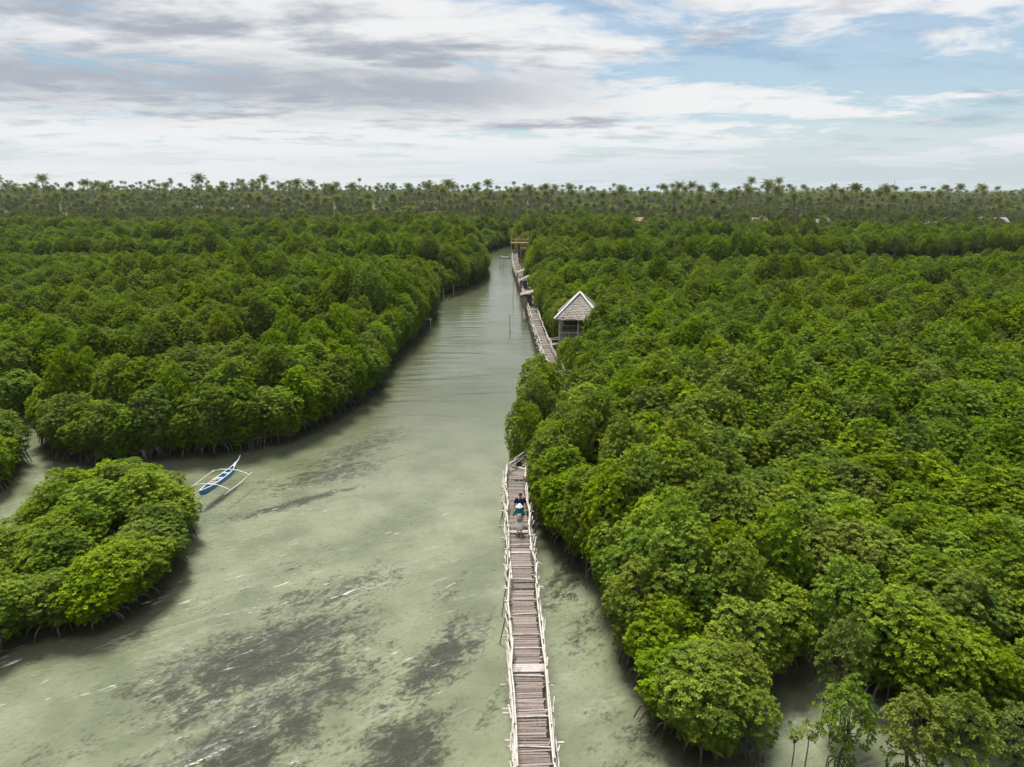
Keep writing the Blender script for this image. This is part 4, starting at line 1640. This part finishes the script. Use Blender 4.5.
# ------------------------------------------------------------------ people
def body_mesh(name, J, edges):
    """one continuous figure grown from joints"""
    names = list(J)
    me = bpy.data.meshes.new(name)
    me.from_pydata([J[n][0] for n in names], [(names.index(a), names.index(b)) for a, b in edges], [])
    me.materials.append(M['skin'])
    o = obj(name, me)
    sk = o.modifiers.new('skin', 'SKIN')
    sk.use_smooth_shade = True
    for i, n in enumerate(names):
        sv = me.skin_vertices[0].data[i]
        rr = J[n][1]
        sv.radius = rr if isinstance(rr, tuple) else (rr, rr)
        sv.use_root = (n == 'pelvis')
    ss = o.modifiers.new('sub', 'SUBSURF')
    ss.levels = ss.render_levels = 1
    dg = bpy.context.evaluated_depsgraph_get()
    dg.update()
    ev = bpy.data.meshes.new_from_object(o.evaluated_get(dg))
    ev.name = name
    bpy.data.objects.remove(o)
    for p in ev.polygons:
        p.use_smooth = True
    return ev


def figure(hgt, step, arms, slim):
    """joints of a walker facing -y; step: forward reach of the left foot; arms: elbow and wrist for each side"""
    k = hgt / 1.7
    w = .9 if slim else 1.0
    J = {'pelvis': ((0, 0, .93), (.13 * w, .10)), 'waist': ((0, .0, 1.10), (.125 * w, .095)), 'chest': ((0, .0, 1.28), (.15 * w, .105)), 'collar': ((0, .01, 1.42), (.10 * w, .075)),
         'neck': ((0, 0, 1.49), .052), 'jaw': ((0, -.015, 1.545), (.066, .075)), 'brow': ((0, -.005, 1.62), (.074, .092)), 'crown': ((0, .01, 1.685), (.05, .06)),
         'nose': ((0, -.105, 1.59), .012), 'nose_root': ((0, -.06, 1.595), .02)}
    E = [('pelvis', 'waist'), ('waist', 'chest'), ('chest', 'collar'), ('collar', 'neck'), ('neck', 'jaw'), ('jaw', 'brow'), ('brow', 'crown'), ('brow', 'nose_root'), ('nose_root', 'nose')]
    for sd, nm in ((-1, 'r'), (1, 'l')):
        J['ear' + nm] = ((sd * .083, .01, 1.59), .016)
        E.append(('brow', 'ear' + nm))
        st = step * sd
        J['hip' + nm] = ((sd * .09, -.01 * st, .88), .088 * w)
        J['knee' + nm] = ((sd * .10, -st * .55 - .03, .49), .056 * w)
        J['ankle' + nm] = ((sd * .10, -st + (.03 if st > 0 else .02), .085), .036)
        J['ball' + nm] = ((sd * .11, -st - .10, .035), (.04, .026))
        J['toe' + nm] = ((sd * .115, -st - .17, .028), (.034, .018))
        E += [('pelvis', 'hip' + nm), ('hip' + nm, 'knee' + nm), ('knee' + nm, 'ankle' + nm), ('ankle' + nm, 'ball' + nm), ('ball' + nm, 'toe' + nm)]
        sh = Vector((sd * .185 * w, .01, 1.395))
        el, wr = [Vector((sd * q[0], q[1], q[2])) for q in arms[nm]]
        J['sho' + nm] = (tuple(sh), .058 * w)
        J['elb' + nm] = (tuple(el), .042 * w)
        J['wri' + nm] = (tuple(wr), .028)
        dr = (wr - el).normalized()
        sidev = Vector((0, -1, 0)) if abs(dr.z) > .6 else Vector((0, 0, 1))
        palm_ = wr + dr * .055
        J['palm' + nm] = (tuple(palm_), (.036, .018))
        E += [('collar', 'sho' + nm), ('sho' + nm, 'elb' + nm), ('elb' + nm, 'wri' + nm), ('wri' + nm, 'palm' + nm)]
        cross = dr.cross(sidev).normalized()
        for q in range(4):
            a = palm_ + dr * .03 + sidev * (.03 - .02 * q)
            L = (.034, .04, .037, .028)[q]
            b1 = a + dr * L + cross * .004 * sd
            c1 = b1 + dr * L * .8 + cross * .014 * sd
            J[f'f{q}a{nm}'], J[f'f{q}b{nm}'], J[f'f{q}c{nm}'] = (tuple(a), .0095), (tuple(b1), .009), (tuple(c1), .008)
            E += [('palm' + nm, f'f{q}a{nm}'), (f'f{q}a{nm}', f'f{q}b{nm}'), (f'f{q}b{nm}', f'f{q}c{nm}')]
        ta = wr + dr * .03 + sidev * .035
        tb = ta + dr * .035 + sidev * .02
        J['ta' + nm], J['tb' + nm] = (tuple(ta), .011), (tuple(tb), .009)
        E += [('wri' + nm, 'ta' + nm), ('ta' + nm, 'tb' + nm)]
    for n in J:
        p, r_ = J[n]
        J[n] = (tuple(q * k for q in p), tuple(q * k for q in r_) if isinstance(r_, tuple) else r_ * k)
    return J, E, k


def zdeck(yy):
    f = min(frames, key=lambda f: abs(f[0].y - yy))
    return f[0].x, f[3] + .030


# man in navy
wx, wz = zdeck(33.15)
man = thing('person', 'walker in navy tee shirt following close behind the walker in a pale hat', 'person', (wx + .10, 33.15, wz), R(3))
J, E, k = figure(1.74, .20, {'l': [(.27, .06, 1.13), (.33, -.06, .90)], 'r': [(.29, .03, 1.13), (.34, -.08, .90)]}, False)
obj('body', body_mesh('body', J, E), man)
m2 = MB()
S = lambda q: tuple(v * k for v in q)
m2.loft([(S((0, 0, .90)), .185, .140), (S((0, 0, 1.05)), .175, .135), (S((0, .0, 1.25)), .19, .140), (S((0, .005, 1.38)), .185, .125), (S((0, .01, 1.455)), .10, .085)])
for sd, nm in ((-1, 'r'), (1, 'l')):
    a, e = Vector(J['sho' + nm][0]), Vector(J['elb' + nm][0])
    m2.tube([a + Vector((-sd * .07, 0, .01)), a + Vector((sd * .0, 0, .01)), a.lerp(e, .75)], [.085, .085, .075], 10)
m2.build('shirt', M['navy'], man, True)
m2 = MB()
m2.loft([(S((0, 0, .80)), .175, .13), (S((0, 0, .94)), .178, .135)])
for nm in 'rl':
    m2.tube([J['hip' + nm][0], Vector(J['hip' + nm][0]).lerp(Vector(J['knee' + nm][0]), .9)], [.105, .088], 10)
m2.build('shorts', M['darkcloth'], man, True)
m2 = MB()
m2.loft([(S((0, .035, 1.56)), .082, .075), (S((0, .022, 1.63)), .088, .095), (S((0, .012, 1.70)), .07, .08), (S((0, .01, 1.735)), .02, .025)])
m2.build('hair', M['hair'], man, True)
for nm in 'rl':
    a = Vector(J['ball' + nm][0])
    m2 = MB()
    m2.loft([((a.x, a.y + .06, .0), .05, .14), ((a.x, a.y + .06, .014), .05, .14)])
    m2.build('sandal', M['darkcloth'], man)

# walker in white
wx, wz = zdeck(32.1)
lady = thing('person', 'walker in pale hat, teal top and white dress leading on the boardwalk', 'person', (wx + .02, 32.1, wz), R(-4))
J, E, k = figure(1.60, .17, {'l': [(.25, .02, 1.14), (.10, -.17, 1.08)], 'r': [(.30, .02, 1.16), (.34, -.10, 1.0)]}, True)
obj('body', body_mesh('body', J, E), lady)
S = lambda q: tuple(v * k for v in q)
m2 = MB()
m2.loft([(S((0, 0, 1.06)), .150, .118), (S((0, 0, 1.24)), .168, .125), (S((0, .005, 1.38)), .165, .112), (S((0, .01, 1.46)), .085, .075)])
for sd, nm in ((-1, 'r'), (1, 'l')):
    a, e, w_ = Vector(J['sho' + nm][0]), Vector(J['elb' + nm][0]), Vector(J['wri' + nm][0])
    m2.tube([a + Vector((-sd * .06, 0, .01)), a, e, e.lerp(w_, .35)], [.075, .078, .072, .06], 10)
m2.build('top', M['teal'], lady, True)
m2 = MB()
m2.loft([(S((0, -.01, .30)), .225, .205), (S((0, -.005, .60)), .205, .175), (S((0, 0, .88)), .175, .142), (S((0, 0, 1.10)), .152, .122), (S((0, -.002, 1.27)), .150, .131)])
m2.build('dress', M['whitecloth'], lady, True)
m2 = MB()
m2.loft([(S((0, .0, 1.615)), .215, .225), (S((0, .0, 1.635)), .12, .13), (S((0, .0, 1.70)), .105, .115), (S((0, 0, 1.755)), .08, .09), (S((0, 0, 1.765)), .02, .02)])
m2.build('hat', M['hatcloth'], lady, True)
m2 = MB()
m2.loft([(S((0, .045, 1.40)), .07, .04), (S((0, .04, 1.52)), .085, .065), (S((0, .02, 1.62)), .088, .095)])
m2.build('hair', M['hair'], lady, True)
for nm in 'rl':
    a = Vector(J['ball' + nm][0])
    m2 = MB()
    m2.loft([((a.x, a.y + .05, .0), .045, .125), ((a.x, a.y + .05, .014), .045, .125)])
    m2.build('sandal', M['sandal'], lady)
bag = thing('round_bag', 'small round tan bag held in front of the white dress', 'bag', (wx + .02, 31.83, wz + .80))
m2 = MB()
n = 20
vs = [(0, -.045, .14)] + [(.14 * math.cos(6.283 * q / n), -.03, .14 + .14 * math.sin(6.283 * q / n)) for q in range(n)] + [(.14 * math.cos(6.283 * q / n), .03, .14 + .14 * math.sin(6.283 * q / n)) for q in range(n)] + [(0, .045, .14)]
fs = [(0, 1 + q, 1 + (q + 1) % n) for q in range(n)] + [(1 + q, 1 + n + q, 1 + n + (q + 1) % n, 1 + (q + 1) % n) for q in range(n)] + [(2 * n + 1, n + 1 + (q + 1) % n, n + 1 + q) for q in range(n)]
m2.add(vs, fs)
m2.build('pouch', M['bag'], bag, True)
m2 = MB()
m2.tube([(-.10, 0, .24), (-.06, -.01, .33), (.06, -.01, .33), (.10, 0, .24)], .010, 5)
m2.build('handle', M['bag'], bag)

# ------------------------------------------------------------------ air
hz, b = new_mat('haze_air')
pv_ = b.n('ShaderNodeVolumePrincipled')
pv_.inputs['Density Attribute'].default_value = ''
pv_.inputs['Color'].default_value = rgb(.80, .88, .97)
pv_.inputs['Density'].default_value = 0.00007
pv_.inputs['Anisotropy'].default_value = 0.1
out(b, None, pv_.outputs[0])
mb = MB()
mb.box((0, 3000, 34), (12900, 6900, 76))
tag(mb.build('haze', hz), 'thin pale air over the whole landscape', 'haze', kind='stuff')

# ------------------------------------------------------------------ sky and light
SUN_EL, SUN_AZ = R(74), R(-25)     # azimuth from +y, clockwise seen from above: ahead of the camera, high, a little to the left
world = bpy.data.worlds.new('World')
scene.world = world
world.use_nodes = True
wt = world.node_tree
wt.nodes.clear()
b = NT(wt)
sky = b.n('ShaderNodeTexSky', sky_type='NISHITA', sun_disc=False, sun_elevation=SUN_EL, sun_rotation=SUN_AZ, air_density=1.0, dust_density=1.0, ozone_density=1.0)
bg1 = b.n('ShaderNodeBackground')
b.put(bg1.inputs[0], b.mix(1.0, sky.outputs[0], rgb(.78, 1.0, 1.08), 'MULTIPLY'))
bg1.inputs[1].default_value = .074
tc = b.n('ShaderNodeTexCoord').outputs['Generated']
nv = b.n('ShaderNodeVectorMath', operation='NORMALIZE')
b.put(nv.inputs[0], tc)
sx = b.n('ShaderNodeSeparateXYZ')
b.put(sx.inputs[0], nv.outputs[0])
X, Y, Z = sx.outputs
zc = b.m('MAXIMUM', Z, 0.0)
den = b.m('ADD', zc, .075)
U = b.m('DIVIDE', X, den)
V = b.m('DIVIDE', Y, den)
uv = b.comb(b.m('MULTIPLY', U, .92), V, 0.0)
wig = b.noise(uv, .9, 2)
uvw = b.comb(b.m('ADD', b.m('MULTIPLY', U, .92), b.m('MULTIPLY', wig, .35)), b.m('ADD', V, b.m('MULTIPLY', wig, .5)), 3.7)
d1 = b.noise(uvw, .80, 8, .60, .25)
d2 = b.noise(uvw, 2.5, 8, .66, .3)
az = b.m('ARCTAN2', X, Y)
dens = b.m('ADD', b.m('MULTIPLY', d1, .72), b.m('MULTIPLY', d2, .28))
# more cloud to the left, thin to the right; veil near the horizon
dens_c = b.m('ADD', dens, b.smooth(az, -.15, .55, .11, -.018))
cover = b.smooth(dens_c, .43, .57)
veil = b.smooth(Z, .015, .12, .72, .30)
cover = b.m('MAXIMUM', cover, veil)
up = b.smooth(Z, .30, .7)
cover = b.m('MAXIMUM', cover, b.m('MULTIPLY', up, .8))
# grey bodies
uv2 = b.comb(b.m('MULTIPLY', U, .55), b.m('MULTIPLY', V, 1.0), 9.2)
e1 = b.noise(uv2, .95, 7, .62, .3)
e2 = b.noise(uvw, 3.2, 5, .6)
gsum = b.m('ADD', b.m('MULTIPLY', e1, .75), b.m('MULTIPLY', e2, .25))
grey = b.smooth(b.m('ADD', gsum, b.lin(az, -.7, .3, .02, -.05)), .46, .62)
# the long grey bank at mid height on the left
band = b.m('MULTIPLY', b.m('POWER', 2.718, b.m('MULTIPLY', b.m('POWER', b.m('DIVIDE', b.m('SUBTRACT', b.m('ADD', Z, b.m('MULTIPLY', b.m('SUBTRACT', d2, .5), .07)), .128), .032), 2.0), -1.0)),
           b.smooth(az, .22, -.12))
grey = b.m('MAXIMUM', grey, b.m('MULTIPLY', band, .95))
low = b.smooth(Z, .015, .10)
grey = b.m('MULTIPLY', grey, b.m('ADD', .25, b.m('MULTIPLY', low, .75)))
grey = b.m('MULTIPLY', grey, b.smooth(Z, .50, .24, .15, 1.0))
ccol = b.mix(grey, rgb(.59, .595, .60), rgb(.275, .30, .345))
ccol = b.mix(b.smooth(Z, .08, .0), ccol, b.mix(b.smooth(az, -.5, .5), rgb(.53, .545, .56), rgb(.38, .435, .50)))
bg2 = b.n('ShaderNodeBackground')
b.put(bg2.inputs[0], ccol)
bg2.inputs[1].default_value = 1.0
ms = b.n('ShaderNodeMixShader')
b.put(ms.inputs[0], cover)
b.put(ms.inputs[1], bg1.outputs[0])
b.put(ms.inputs[2], bg2.outputs[0])
wo = b.n('ShaderNodeOutputWorld')
b.put(wo.inputs[0], ms.outputs[0])
world.cycles.sampling_method = 'MANUAL'
world.cycles.sample_map_resolution = 512

sl = bpy.data.lights.new('sun', 'SUN')
sl.energy = 4.8
sl.angle = R(16)
sl.color = (1.0, .95, .86)
sun = bpy.data.objects.new('sun', sl)
C.objects.link(sun)
dirv = Vector((math.sin(SUN_AZ) * math.cos(SUN_EL), math.cos(SUN_AZ) * math.cos(SUN_EL), math.sin(SUN_EL)))
sun.rotation_euler = dirv.to_track_quat('Z', 'Y').to_euler()
sun.location = dirv * 200

scene.view_settings.view_transform = 'Standard'
scene.view_settings.look = 'None'
scene.view_settings.exposure = 0.58
scene.view_settings.gamma = 1.0
cy = scene.cycles
cy.max_bounces = 6
cy.diffuse_bounces = 3
cy.glossy_bounces = 2
cy.transmission_bounces = 2
cy.transparent_max_bounces = 6
cy.volume_bounces = 1
cy.caustics_reflective = False
cy.caustics_refractive = False
cy.sample_clamp_indirect = 4.0
cy.sample_clamp_direct = 3.0
cy.use_adaptive_sampling = False
cy.use_denoising = True
cy.denoiser = 'OPENIMAGEDENOISE'
cy.denoising_input_passes = 'RGB_ALBEDO_NORMAL'
cy.denoising_prefilter = 'ACCURATE'
print('trees', len(trees), 'palms', len(ppos), 'wood', len(wp), 'solo', len(solo), len(psolo))
